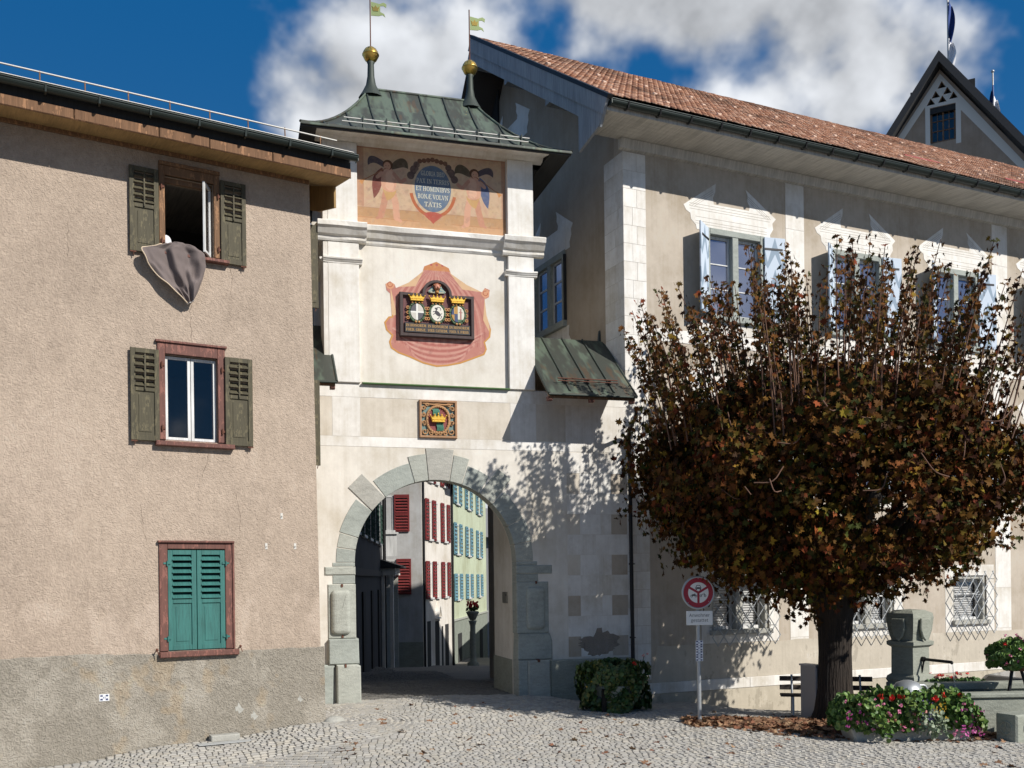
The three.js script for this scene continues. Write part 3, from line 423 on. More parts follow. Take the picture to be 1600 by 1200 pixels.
  for (const [a, b] of [[-0.8, -0.15], [0.46, 3.8], [4.42, 5.11]]) slab('painted_field', a, b, 5.72, 6.55, M.limeBeige, 0.004);
  for (let k = 0; k < 10; k++) { const v1 = 5.47 - k * 0.467, v0 = v1 - 0.46, a = k % 2 ? 5.44 : 5.13; if (k % 2) { slab('quoin', a, 5.95, v0, v1, M.limeWhite); slab('quoin', 5.957, k >= 1 ? 6.2 : 6.61, v0, v1, M.limeWhite2); slab('quoin_field', 6.207, 6.61, v0, v1, M.greyPlaster, 0.004); slab('quoin_field', 5.13, 5.433, v0, v1, k > 5 ? M.greyPlaster : M.limeBeige, 0.004); } else { slab('quoin', a, 5.82, v0, v1, M.limeWhite2); slab('quoin', 5.827, 6.61, v0, v1, M.limeWhite); } }
  // fallen plaster above the plinth
  { const r = rng(44), P = []; for (let k = 0; k < 54; k++) { const a = k / 54 * 6.283, q = rr(0.72, 1.0, r) + 0.22 * Math.max(0, Math.sin(a * 3 + 0.6)); P.push([5.85 + 0.5 * q * Math.cos(a), 1.06 + 0.24 * q * Math.sin(a) * (Math.cos(a) > -0.2 && Math.sin(a) > 0 ? 1.7 : 1)]); } part('bare_patch', poly(P, 0.004, 0.0085), mat([0.33, 0.29, 0.25], { map: T.flaked, bump: T.roughBump, bs: 0.03 }), H); }
  part('drip_flashing', [ex(0.5, 3.79, 6.842, 6.872, 0.0, 0.09, 0.006)], mat([0.1, 0.2, 0.07], { map: again(T.stone, 0.6) }), H);

  // tower shaft
  part('shaft', ex(-0.2, 4.38, 6.861, 12.4, -4.2, -0.06), M.limeGate, H);
  const pil = (u0, u1, v0, v1) => part('pilaster', ex(u0, u1, v0, v1, -0.059, 0.06, 0.008), M.limeWhite, H);
  pil(-0.2, 0.46, 6.862, 9.4); pil(-0.2, 0.46, 9.52, 9.86); pil(-0.2, 0.44, 10.26, 12.01); pil(3.79, 4.39, 6.862, 9.4); pil(3.79, 4.39, 9.52, 9.86); pil(3.79, 4.39, 10.26, 12.01);
  // side pilasters on the left return
  for (const [a, b] of [[6.862, 9.4], [9.52, 9.86], [10.26, 12.01]]) part('pilaster', ex(-0.3, -0.202, a, b, -0.7, 0.055, 0.006), M.limeWhite2, H);
  const prof = (o, v, k) => [[o - 0.1, v], [o + 0.02 * k, v], [o + 0.05 * k, v + 0.04 * k], [o + 0.05 * k, v + 0.1 * k], [o + 0.1 * k, v + 0.13 * k], [o + 0.17 * k, v + 0.23 * k], [o + 0.22 * k, v + 0.27 * k], [o + 0.23 * k, v + 0.36 * k], [o + 0.21 * k, v + 0.385 * k], [o - 0.1, v + 0.39 * k]];
  const corn = (v, k, segs, m) => segs.forEach(([u0, u1, o]) => { const n = Math.max(2, Math.round((u1 - u0) / 0.12)), g = swapXZ(new THREE.ExtrudeGeometry(shapeOf(prof(o, v, k)), { depth: u1 - u0, steps: n, bevelEnabled: false })).translate(u0, 0, 0), P = g.attributes.position; for (let i = 0; i < P.count; i++) { const x = P.getX(i), y = P.getY(i), w = y > v + 0.01 ? 1 : 0; P.setY(i, y + w * 0.022 * (noise3(x * 2.2 + 9, y * 3, 1) - 0.5)); P.setZ(i, P.getZ(i) + w * 0.03 * (noise3(x * 2.6, y * 9, 5) - 0.5)); } g.computeVertexNormals(); part('cornice', g, m || M.limeWhite, H); });
  corn(9.862, 1, [[-0.42, 0.62, 0.06], [0.621, 3.66, -0.055], [3.661, 4.62, 0.06]]);
  corn(9.4, 0.31, [[-0.3, 0.53, 0.06], [3.72, 4.46, 0.06]]);
  
  // returns of the cornices along the left flank
  for (const [v, k, o] of [[9.862, 1, 0.3], [9.4, 0.31, 0.3], [11.9, 0.3, 0.2]]) part('cornice', across(prof(o, v, k).map(([a, b]) => [-a, b]), -1.4, 0.03), M.limeWhite2, H);
  part('panel', ex(0.47, 3.78, 6.9, 9.86, -0.0595, -0.045), M.limeGate, H);

  // copper roof: hipped, bell-cast
  const E0 = [-0.78, 5.1, 0.72, -4.9], v0 = 12.02, RU = [1.03, 3.5], RO = -2.1, HV = 2.27;
  const pf = t => v0 + HV * (0.5 * t + 0.5 * t * t), N = 16;
  const sheet = (A, B, C, D) => { const p = [], ix = []; for (let j = 0; j <= N; j++) for (let i = 0; i <= 10; i++) { const t = j / N, x = i / 10; const l = [A[0] + (D[0] - A[0]) * t, A[1] + (D[1] - A[1]) * t], r = [B[0] + (C[0] - B[0]) * t, B[1] + (C[1] - B[1]) * t]; p.push(l[0] + (r[0] - l[0]) * x, pf(t), l[1] + (r[1] - l[1]) * x); }
    for (let j = 0; j < N; j++) for (let i = 0; i < 10; i++) { const a = j * 11 + i; ix.push(a, a + 1, a + 11, a + 1, a + 12, a + 11); } const g = new THREE.BufferGeometry(); g.setAttribute('position', new THREE.Float32BufferAttribute(p, 3)); g.setIndex(ix); g.computeVertexNormals(); return g; };
  const FLc = [E0[0], E0[2]], FRc = [E0[1], E0[2]], BRc = [E0[1], E0[3]], BLc = [E0[0], E0[3]], R1 = [RU[0], RO], R2 = [RU[1], RO];
  const roof = part('roof', [sheet(FLc, FRc, R2, R1), sheet(FRc, BRc, R2, R2), sheet(BRc, BLc, R1, R2), sheet(BLc, FLc, R1, R1)], M.copper, H, 'streaked green copper roof with standing seams');
  part('eave_board', [ex(E0[0] + 0.02, E0[1] - 0.02, v0 - 0.07, v0 - 0.012, E0[2] - 0.05, E0[2]), ex(E0[0] + 0.02, -0.45, v0 - 0.05, v0 - 0.02, E0[3], E0[2] - 0.051), ex(4.62, E0[1] - 0.02, v0 - 0.05, v0 - 0.02, E0[3], E0[2] - 0.051), ex(-0.45, 4.62, v0 - 0.03, v0 - 0.015, E0[3], -0.3)], M.darkBoard, H);
  part('plaster_soffit', along([[-0.05, v0 + 0.2], [-0.05, v0 - 0.02], [0.1, v0 + 0.0], [0.16, v0 + 0.06], [0.3, v0 + 0.03], [0.42, v0 - 0.0], [0.5, v0 - 0.03], [0.6, v0 - 0.035], [0.6, v0 + 0.0]], -0.44, 4.61), M.limeWhite2, H);
  part('eave_flashing', [ex(E0[0], E0[1], v0 - 0.04, v0 + 0.02, E0[2] + 0.001, E0[2] + 0.014), rod(V3(E0[0], v0 - 0.03, E0[2] + 0.02), V3(E0[1], v0 - 0.03, E0[2] + 0.02), 0.016, 6)], M.copper, roof);
  const seam = (x) => { const pts = []; const u = E0[0] + (E0[1] - E0[0]) * x; let tMax = 1; if (u < RU[0]) tMax = (u - E0[0]) / (RU[0] - E0[0]); if (u > RU[1]) tMax = (E0[1] - u) / (E0[1] - RU[1]); for (let k = 0; k <= 8; k++) { const t = tMax * k / 8; pts.push(V3(u, pf(t) + 0.018, E0[2] + (RO - E0[2]) * t)); } part('standing_seam', tube(pts, 0.022, 10, 5), M.copperDark, roof); };
  for (let k = 1; k < 10; k++) seam(k / 10 + (k < 5 ? -0.008 : 0.008));
  for (const [c, r] of [[FLc, R1], [FRc, R2]]) { const pts = []; for (let k = 0; k <= 8; k++) { const t = k / 8; pts.push(V3(c[0] + (r[0] - c[0]) * t, pf(t) + 0.02, c[1] + (r[1] - c[1]) * t)); } part('hip_cap', tube(pts, 0.03, 12, 6), M.copper, roof); }
  part('ridge_cap', rod(V3(RU[0], pf(1) + 0.01, RO), V3(RU[1], pf(1) + 0.01, RO), 0.035, 8), M.copper, roof);
  const sg = part('snow_guard', [rod(V3(0.15, v0 + 0.4, 0.3), V3(4.25, v0 + 0.4, 0.3), 0.014, 6), rod(V3(0.1, v0 + 0.28, 0.38), V3(4.2, v0 + 0.28, 0.38), 0.014, 6)], M.paleMetal, roof);
  for (let k = 0; k < 8; k++) { const u = 0.55 + k * 0.5; part('guard_bracket', [ex(u - 0.012, u + 0.012, v0 + 0.14, v0 + 0.44, 0.29, 0.38, 0.004), rod(V3(u, v0 + 0.42, 0.32), V3(u, v0 + 0.2, 0.2), 0.014, 5)], M.copperDark, sg); }
  // finials with gilded balls and vanes
  [[RU[0] + 0.03, 0], [RU[1] - 0.02, 1]].forEach(([u, k]) => {
    const v = pf(1), f = part('finial', lathe([[0.3, -0.22], [0.2, -0.06], [0.12, 0.1], [0.085, 0.3], [0.075, 0.6], [0.095, 0.64], [0.06, 0.66], [0.0, 0.66]], 16).translate(u, v, RO), M.copperDark, H);
    part('gilded_ball', [lathe([[0, -0.19], [0.08, -0.172], [0.14, -0.125], [0.18, -0.05], [0.185, -0.012], [0.2, -0.01], [0.2, 0.01], [0.185, 0.012], [0.178, 0.06], [0.14, 0.125], [0.08, 0.172], [0, 0.19]], 28).translate(u, v + 0.82, RO)], M.gold, f);
    part('rod', rod(V3(u, v + 0.98, RO), V3(u, v + 2.25, RO), 0.015, 6), M.rustMetal, f);
    const b = v + 1.86, fl = poly([[0.02, 0], [0.2, 0], [0.29, 0.03], [0.36, -0.02], [0.33, 0.06], [0.24, 0.1], [0.24, 0.24], [0.31, 0.25], [0.38, 0.21], [0.39, 0.29], [0.32, 0.33], [0.22, 0.29], [0.02, 0.33]], -0.006, 0.006).rotateY(-0.12).translate(u, b - 0.1 + 0.0, RO);
    const va = part('weather_vane', fl, mat([0.3, 0.36, 0.16], { rough: 0.45, metal: 0.5 }), f);
    part('gilt_crown', [poly([[0.07, 0.11], [0.19, 0.11], [0.22, 0.23], [0.17, 0.19], [0.13, 0.25], [0.09, 0.19], [0.04, 0.23]], 0.007, 0.013).rotateY(-0.12).translate(u, b - 0.1, RO)], M.gold, va);
  });

  // fresco
  const fres = canvasTex(1400, 760, (g, w, h) => {
    const r = rng(99); g.fillStyle = '#cdb093'; g.fillRect(0, 0, w, h);
    for (let k = 0; k < 900; k++) { const x = r() * w, y = r() * h; g.globalAlpha = 0.05 + 0.08 * r(); g.fillStyle = ['#e5c9a0', '#c99a7c', '#b98a7a', '#dfb99b', '#c8a97e', '#bb8d80'][r() * 6 | 0]; g.beginPath(); g.ellipse(x, y, 20 + 90 * r(), 8 + 26 * r(), r() * 3, 0, 7); g.fill(); }
    g.globalAlpha = 0.5; g.fillStyle = '#a8755c'; g.fillRect(0, 0, w, 36); g.fillRect(0, 0, 60, h * 0.75); g.fillRect(w - 40, 0, 40, h);
    g.globalAlpha = 0.75; g.fillStyle = '#b98d63'; g.fillRect(0, h * 0.76, w, h * 0.13); g.fillStyle = '#cf9f75'; g.fillRect(0, h * 0.87, w, h * 0.13); g.globalAlpha = 0.4; g.strokeStyle = '#8a5a3c'; g.lineWidth = 4; for (const y of [0.76, 0.88]) { g.beginPath(); g.moveTo(0, h * y); g.lineTo(w, h * y); g.stroke(); }
    g.globalAlpha = 0.8; g.fillStyle = '#c39a72'; g.beginPath(); g.moveTo(560, 700); g.lineTo(600, 590); g.lineTo(850, 590); g.lineTo(890, 700); g.fill(); g.fillRect(530, 690, 400, 26);
    const limb = (pts, w0, c) => { g.strokeStyle = c; g.lineCap = 'round'; g.lineJoin = 'round'; g.lineWidth = w0; g.beginPath(); g.moveTo(...pts[0]); for (let i = 1; i < pts.length; i++) g.lineTo(...pts[i]); g.stroke(); };
    const putto = (cx, flip, drape) => { g.save(); g.translate(cx, 0); g.scale(flip, 1); g.globalAlpha = 0.92;
      g.fillStyle = '#4b4550'; g.beginPath(); g.moveTo(-20, 160); g.bezierCurveTo(-190, 40, -200, 130, -190, 190); g.bezierCurveTo(-120, 130, -90, 190, -30, 200); g.fill(); g.fillStyle = '#54493a'; g.beginPath(); g.moveTo(20, 170); g.bezierCurveTo(110, 50, 190, 90, 180, 190); g.bezierCurveTo(130, 160, 80, 200, 30, 210); g.fill();
      g.fillStyle = drape; g.beginPath(); g.moveTo(-60, 200); g.bezierCurveTo(-190, 280, -150, 400, -140, 490); g.bezierCurveTo(-70, 430, -60, 320, -40, 240); g.fill();
      const s = '#d9a58a', s2 = '#c78f76'; limb([[-25, 410], [-45, 520], [-75, 640]], 58, s2); limb([[35, 410], [60, 520], [70, 650]], 60, s); limb([[-80, 655], [-110, 668]], 26, s2); limb([[70, 660], [105, 680]], 28, s);
      g.fillStyle = s; g.beginPath(); g.ellipse(0, 320, 72, 120, 0.05, 0, 7); g.fill(); g.fillStyle = '#e2b49a'; g.beginPath(); g.ellipse(14, 280, 44, 62, 0, 0, 7); g.fill(); g.beginPath(); g.ellipse(8, 360, 40, 46, 0, 0, 7); g.fill();
      limb([[50, 250], [110, 320], [150, 290]], 34, s2); limb([[-50, 250], [-105, 290], [-70, 250]], 32, s);
      g.fillStyle = '#caa06a'; g.beginPath(); g.moveTo(-60, 390); g.bezierCurveTo(0, 440, 60, 420, 75, 380); g.bezierCurveTo(60, 470, 0, 500, -20, 500); g.fill();
      g.fillStyle = '#5b3a26'; g.beginPath(); g.arc(-8, 170, 46, 0, 7); g.fill(); g.fillStyle = '#dba88d'; g.beginPath(); g.ellipse(-14, 182, 33, 38, 0.1, 0, 7); g.fill(); g.fillStyle = '#5a3528'; g.fillRect(-30, 176, 10, 4); g.fillRect(-6, 176, 10, 4); g.fillStyle = '#a95f4c'; g.fillRect(-24, 200, 16, 4);
      limb([[-30, 205], [-230, 330]], 9, '#a66c48'); g.fillStyle = '#c98a52'; g.beginPath(); g.moveTo(-215, 310); g.lineTo(-275, 345); g.lineTo(-245, 375); g.fill(); g.restore(); };
    putto(290, 1, '#7b3f38'); putto(1090, -1, '#4f5f86');
    // cartouche
    g.globalAlpha = 0.9; g.fillStyle = '#5c4a46'; for (const s of [-1, 1]) { for (const [x, y, q] of [[170, 190, 42], [205, 245, 36], [150, 140, 30]]) { g.beginPath(); g.arc(700 + s * x, y, q, 0, 7); g.fill(); } }
    g.fillStyle = '#6b4a3c'; for (let k = -3; k <= 3; k++) { g.beginPath(); g.arc(700 + k * 40, 80 - Math.abs(k) * -8, 22, 0, 7); g.fill(); }
    g.strokeStyle = '#b5603a'; g.lineWidth = 30; g.beginPath(); g.ellipse(700, 360, 208, 248, 0, 0.2, Math.PI - 0.2); g.stroke(); g.strokeStyle = '#cdb597'; g.lineWidth = 22; g.beginPath(); g.ellipse(700, 355, 182, 226, 0, 0, 7); g.stroke();
    g.globalAlpha = 1; g.fillStyle = '#66788f'; g.beginPath(); g.ellipse(700, 352, 172, 216, 0, 0, 7); g.fill();
    for (let k = 0; k < 60; k++) { g.globalAlpha = 0.1; g.fillStyle = r() < 0.5 ? '#8090a2' : '#465a7c'; g.beginPath(); g.ellipse(560 + 280 * r(), 170 + 360 * r(), 30, 12, r() * 3, 0, 7); g.fill(); }
    g.globalAlpha = 0.95; g.fillStyle = '#b5574a'; g.beginPath(); g.moveTo(610, 590); g.bezierCurveTo(660, 560, 740, 560, 790, 590); g.bezierCurveTo(760, 640, 730, 640, 700, 680); g.bezierCurveTo(670, 640, 640, 640, 610, 590); g.fill();
    for (let k = 0; k < 1500; k++) { const x = r() * w, y = r() * h; g.globalAlpha = 0.04 + 0.09 * r(); g.fillStyle = ['#c9b79c', '#8f6a58', '#a58a76', '#d8c4a6', '#7d6a60', '#b99a86'][r() * 6 | 0]; g.beginPath(); g.ellipse(x, y, 6 + 46 * r() * r(), 3 + 14 * r(), r() * 3, 0, 7); g.fill(); }
    g.globalAlpha = 0.95;
    g.fillStyle = '#e9e2c6'; g.textAlign = 'center'; g.font = '58px serif'; ['GLORIA DEO', 'PAX IN TERRIS', 'ET HOMINIBVS', 'BONÆ VOLVN', 'TATIS'].forEach((s, k) => g.fillText(s, 700, 232 + k * 72, [225, 310, 320, 290, 170][k]));
  });
  part('fresco', fitUV(ex(0.455, 3.775, 10.262, 12.055, -0.0595, -0.05), 0.455, 3.775, 10.262, 12.055), mat([0.86, 0.86, 0.84], { map: fres }), H, 'faded fresco of two winged trumpeters beside a blue inscribed oval');

  // painted drapery behind the arms
  const out = [[2.17, 9.62], [2.45, 9.5], [2.5, 9.38], [2.85, 9.16], [3.2, 9.02], [3.27, 9.12], [3.38, 9.08], [3.36, 8.92], [3.26, 8.86], [3.3, 8.5], [3.4, 8.2], [3.38, 8.02], [3.26, 7.9], [3.3, 7.75], [3.24, 7.62], [3.0, 7.52], [2.7, 7.4], [2.4, 7.33], [2.15, 7.3], [1.85, 7.36], [1.55, 7.48], [1.3, 7.56], [1.14, 7.66], [1.1, 7.8], [1.16, 7.94], [1.04, 8.05], [1.0, 8.22], [1.1, 8.35], [1.17, 8.36], [1.14, 8.85], [1.06, 8.92], [1.04, 9.05], [1.14, 9.12], [1.24, 9.06], [1.27, 8.98], [1.55, 9.12], [1.86, 9.38], [1.9, 9.5]];
  const dr = canvasTex(1024, 1000, (g, w, h) => { const X = u => (u - 1.0) / 2.4 * w, Y = v => (9.62 - v) / 2.32 * h, r = rng(5); g.fillStyle = '#c2867a'; g.fillRect(0, 0, w, h);
    const line = (a, c, lw, al) => { g.strokeStyle = c; g.lineWidth = lw; g.globalAlpha = al; g.lineCap = 'round'; g.beginPath(); g.moveTo(X(a[0]), Y(a[1])); g.bezierCurveTo(X(a[2]), Y(a[3]), X(a[4]), Y(a[5]), X(a[6]), Y(a[7])); g.stroke(); };
    for (let k = 0; k < 26; k++) { const t = k / 25, x = 1.1 + 2.2 * t; line([2.17 + (t - 0.5) * 0.4, 9.4, 2.17 + (t - 0.5) * 1.2, 9.15, x, 8.95, x + (0.5 - t) * 0.1, 7.8], k % 2 ? '#a4605a' : '#dcb0a2', 14 + r() * 12, 0.38); }
    for (let k = 0; k < 9; k++) { const y = 7.85 - k * 0.06; line([1.2 + k * 0.05, y + 0.25, 1.7, y - 0.1, 2.7, y - 0.1, 3.2 - k * 0.05, y + 0.25], k % 2 ? '#a05853' : '#e0b6a8', 18, 0.45); }
    g.globalAlpha = 0.95; g.fillStyle = '#ddbd96'; for (const s of [[[1.9, 9.42], [1.26, 9.0], [1.7, 9.05]], [[2.45, 9.42], [3.2, 9.02], [2.75, 9.05]], [[1.15, 9.0], [1.16, 8.36], [1.28, 8.4]], [[3.27, 8.95], [3.38, 8.1], [3.22, 8.4]]]) { g.beginPath(); s.forEach((p, i) => g[i ? 'lineTo' : 'moveTo'](X(p[0]), Y(p[1]))); g.fill(); }
    g.fillStyle = '#d9a07c'; for (const [u, v] of [[1.14, 9.05], [3.28, 9.0]]) { g.beginPath(); g.arc(X(u), Y(v), 42, 0, 7); g.fill(); g.strokeStyle = '#b26a55'; g.lineWidth = 8; g.beginPath(); g.arc(X(u), Y(v), 22, 0, 5); g.stroke(); }
    g.fillStyle = '#c98a5c'; g.fillRect(X(1.86), Y(9.62), X(2.5) - X(1.86), Y(9.42) - Y(9.62)); g.fillStyle = '#b5625a'; for (let k = 0; k < 5; k++) { g.beginPath(); g.arc(X(1.93 + k * 0.125), Y(9.55), 12, 0, 7); g.fill(); }
    for (let k = 0; k < 900; k++) { g.globalAlpha = 0.05 + 0.1 * r(); g.fillStyle = ['#d8c8b8', '#a8746a', '#cbb0a0', '#8e5a55', '#e0cfc0'][r() * 5 | 0]; g.beginPath(); g.ellipse(r() * w, r() * h, 5 + 40 * r() * r(), 4 + 26 * r() * r(), r() * 3, 0, 7); g.fill(); }
    g.globalAlpha = 0.95; g.strokeStyle = '#cf9a55'; g.lineWidth = 30; g.beginPath(); const s0 = out.slice(10, 29); s0.forEach((p, i) => g[i ? 'lineTo' : 'moveTo'](X(p[0]), Y(p[1]))); g.stroke();
  });
  part('painted_drapery', fitUV(new THREE.ShapeGeometry(shapeOf(out)).translate(0, 0, -0.041), 1.0, 3.4, 7.3, 9.62), mat([0.9, 0.87, 0.84], { map: dr }), H, 'faded red drapery painted round the carved coat of arms');

  // arms tablet
  const fr = 0.075, tablet = [[1.33, 7.92], [2.99, 7.92], [2.99, 8.88], [2.5, 8.88]]; const arcT = (r, n = 12) => { const o = []; for (let k = 0; k <= n; k++) { const a = Math.PI * k / n; o.push([2.16 + r * Math.cos(a), 8.87 + r * 0.95 * Math.sin(a)]); } return o; };
  const outer = [[1.33, 7.92], [2.99, 7.92], [2.99, 8.88], ...arcT(0.335), [1.33, 8.88]], inner = [[1.405, 7.995], [2.915, 7.995], [2.915, 8.805], [2.43, 8.805], ...arcT(0.265), [1.89, 8.805], [1.405, 8.805]];
  const dkw = mat([0.07, 0.045, 0.042], { map: T.wood, rough: 0.7 });
  const tb = part('arms_tablet', poly(outer, -0.04, 0.07, 0.012, [inner]), dkw, H, 'carved and painted tablet with three crowned shields');
  part('back_board', poly(outer.map(([a, b]) => [2.16 + (a - 2.16) * 0.985, 8.4 + (b - 8.4) * 0.985]), -0.042, 0.0), mat([0.19, 0.085, 0.085], { map: T.wood }), tb);
  const ins = canvasTex(1024, 160, (g, w, h) => { g.fillStyle = '#2b2a2c'; g.fillRect(0, 0, w, h); g.fillStyle = '#b98f4c'; g.font = 'bold 58px serif'; g.textAlign = 'center'; [['IN HONOREM', 'FOED. GRISÆ.'], ['IN HONOREM', 'FOED. CATHEDR.'], ['IN HONOREM', 'FOED. X. IVRISD.']].forEach((l, k) => l.forEach((s, j) => g.fillText(s, 175 + k * 338, 66 + j * 70, 315))); });
  part('inscription_board', fitUV(ex(1.44, 2.9, 8.015, 8.23, 0.001, 0.045, 0.006), 1.44, 2.9, 8.015, 8.23), mat([1, 1, 1], { map: ins, rough: 0.6 }), tb);
  const shields = [
    (g, w, h) => { g.fillStyle = '#d9d5cb'; g.fillRect(0, 0, w, h); g.fillStyle = '#56545a'; g.fillRect(0, 0, w / 2, h / 2); g.fillRect(w / 2, h / 2, w / 2, h / 2); g.fillStyle = '#cfcabf'; g.fillRect(w / 2, 0, w / 2, h / 2); g.fillRect(0, h / 2, w / 2, h / 2); g.fillStyle = '#eeece4'; g.fillRect(w / 2 - 16, 0, 32, h); g.fillRect(0, h / 2 - 14, w, 28); },
    (g, w, h) => { g.fillStyle = '#e8e4d6'; g.fillRect(0, 0, w, h); g.fillStyle = '#38343a'; g.strokeStyle = '#38343a'; g.lineCap = 'round'; g.beginPath(); g.ellipse(w * 0.52, h * 0.52, w * 0.26, h * 0.12, 0.75, 0, 7); g.fill(); g.lineWidth = 22; const l = (...p) => { g.beginPath(); g.moveTo(p[0] * w, p[1] * h); for (let i = 2; i < p.length; i += 2) g.lineTo(p[i] * w, p[i + 1] * h); g.stroke(); }; l(0.4, 0.4, 0.44, 0.26); g.beginPath(); g.ellipse(w * 0.42, h * 0.24, w * 0.12, h * 0.06, 0.3, 0, 7); g.fill(); g.lineWidth = 13; g.beginPath(); g.arc(w * 0.6, h * 0.28, w * 0.16, 3.6, 6.6); g.stroke(); l(0.4, 0.45, 0.25, 0.4, 0.18, 0.44); l(0.42, 0.52, 0.28, 0.54, 0.2, 0.6); l(0.66, 0.62, 0.62, 0.78, 0.5, 0.84); l(0.7, 0.6, 0.82, 0.7, 0.74, 0.82); l(0.74, 0.56, 0.84, 0.52); },
    (g, w, h) => { g.fillStyle = '#dcd8c8'; g.fillRect(0, 0, w, h); g.fillStyle = '#34456f'; g.fillRect(0, 0, w * 0.25, h / 2); g.fillRect(w * 0.25, h / 2, w * 0.25, h / 2); g.fillStyle = '#b78a3e'; g.fillRect(w * 0.25, 0, w * 0.25, h / 2); g.fillRect(0, h / 2, w * 0.25, h / 2); g.fillStyle = '#c99b4a'; g.fillRect(w * 0.25 - 8, 0, 16, h / 2); g.fillStyle = '#34456f'; g.fillRect(0, h / 2 - 8, w / 2, 16); g.fillStyle = '#4d6a4e'; g.fillRect(w * 0.5, h * 0.8, w * 0.5, h * 0.2); g.fillStyle = '#a8746a'; g.fillRect(w * 0.66, h * 0.28, w * 0.12, h * 0.52); g.beginPath(); g.arc(w * 0.72, h * 0.22, w * 0.07, 0, 7); g.fill(); g.fillRect(w * 0.58, h * 0.36, w * 0.28, h * 0.05); }];
  const wreath = mat([0.07, 0.12, 0.06], { rough: 0.7 }), ochre = mat([0.5, 0.24, 0.08], { rough: 0.65 });
  const crownGeo = (u, v, w, h, o, d) => [poly([[u - w * 0.38, v], [u + w * 0.38, v], [u + w * 0.5, v + h * 0.8], [u + w * 0.36, v + h * 0.62], [u + w * 0.22, v + h * 0.92], [u + w * 0.1, v + h * 0.66], [u, v + h * 1.05], [u - w * 0.1, v + h * 0.66], [u - w * 0.22, v + h * 0.92], [u - w * 0.36, v + h * 0.62], [u - w * 0.5, v + h * 0.8]], o, o + d, d * 0.25), rod(V3(u - w * 0.39, v + h * 0.08, o + d), V3(u + w * 0.39, v + h * 0.08, o + d), h * 0.1, 6), rod(V3(u - w * 0.41, v + h * 0.34, o + d), V3(u + w * 0.41, v + h * 0.34, o + d), h * 0.06, 6), ...[-0.5, -0.22, 0, 0.22, 0.5].map((k, i) => ball(h * 0.1, u + w * k, v + h * [0.84, 0.95, 1.08, 0.95, 0.84][i], o + d * 0.6, 8, 6)), ...[-0.24, 0, 0.24].map(k => ball(h * 0.09, u + w * k, v + h * 0.2, o + d, 6, 5))];
  [1.71, 2.16, 2.62].forEach((u, k) => { const v = 8.46, a = 0.15, b = 0.185;
    const ov = [], ov2 = []; for (let i = 0; i < 24; i++) { const t = i / 24 * 6.2832; ov.push([u + a * Math.cos(t), v + b * Math.sin(t)]); ov2.push(V3(u + 0.175 * Math.cos(t), v + 0.21 * Math.sin(t), 0.03)); }
    const sh = part('shield', fitUV(poly(ov, 0.0, 0.06, 0.012), u - a, u + a, v - b, v + b), mat([0.9, 0.9, 0.9], { map: canvasTex(256, 320, shields[k]), rough: 0.55 }), tb);
    part('wreath', [new THREE.TubeGeometry(new THREE.CatmullRomCurve3(ov2, true), 32, 0.028, 6, true), ...ov2.filter((_, i) => i % 2).map(p => ball(0.026, p.x, p.y, 0.045, 6, 5))], wreath, sh);
    part('scrollwork', [...[-1, 1].flatMap(s => [0.09, -0.02, -0.13].map(y => new THREE.TorusGeometry(0.028, 0.013, 5, 10).translate(u + s * 0.2, v + y, 0.04))), ...[-0.1, -0.03, 0.05, 0.11].map(x => ball(0.026, u + x, v + 0.205, 0.05, 6, 5)), ball(0.03, u - 0.03, v - 0.215, 0.05, 6, 5), ball(0.03, u + 0.04, v - 0.215, 0.05, 6, 5)], ochre, sh);
    part('crown', crownGeo(u, v + 0.235, 0.36, 0.15, 0.02, 0.07), M.goldPaint, sh); });
  { const skin = mat([0.5, 0.22, 0.14], { rough: 0.6 }); const head = part('cherub_head', [ball(0.07, 2.16, 9.03, 0.05, 14, 12).scale(1, 1, 1), ball(0.018, 2.16, 9.02, 0.125, 6, 5), ball(0.03, 2.13, 9.005, 0.1, 6, 5), ball(0.03, 2.19, 9.005, 0.1, 6, 5)], skin, tb); part('hair', [...[-0.06, -0.03, 0, 0.03, 0.06].map(x => ball(0.032, 2.16 + x, 9.09 - Math.abs(x) * 0.4, 0.06, 8, 6))], mat([0.3, 0.1, 0.05]), head);
    for (const s of [-1, 1]) for (let k = 0; k < 5; k++) part('feather', cbox(0.042, 0.16 - k * 0.01, 0.02, 0.006).rotateZ(s * (0.5 + k * 0.28)).translate(2.16 + s * (0.11 + 0.022 * Math.sin(k)), 9.0 - k * 0.02, 0.02 + k * 0.004), mat(k % 2 ? [0.14, 0.27, 0.28] : [0.4, 0.4, 0.3]), head); part('breast', ball(0.045, 2.16, 8.935, 0.04, 8, 6), ochre, head); }

  // crown relief below
  const cr = part('crown_relief', [poly(hole(1.735, 2.575, 5.72, 6.545), -0.01, 0.07, 0.01, [hole(1.785, 2.525, 5.77, 6.495)])], mat([0.47, 0.27, 0.15], { map: T.stone }), H, 'square sandstone relief with a gilded crown');
  part('ground_panel', ex(1.78, 2.53, 5.765, 6.5, 0.007, 0.018), mat([0.17, 0.25, 0.23]), cr);
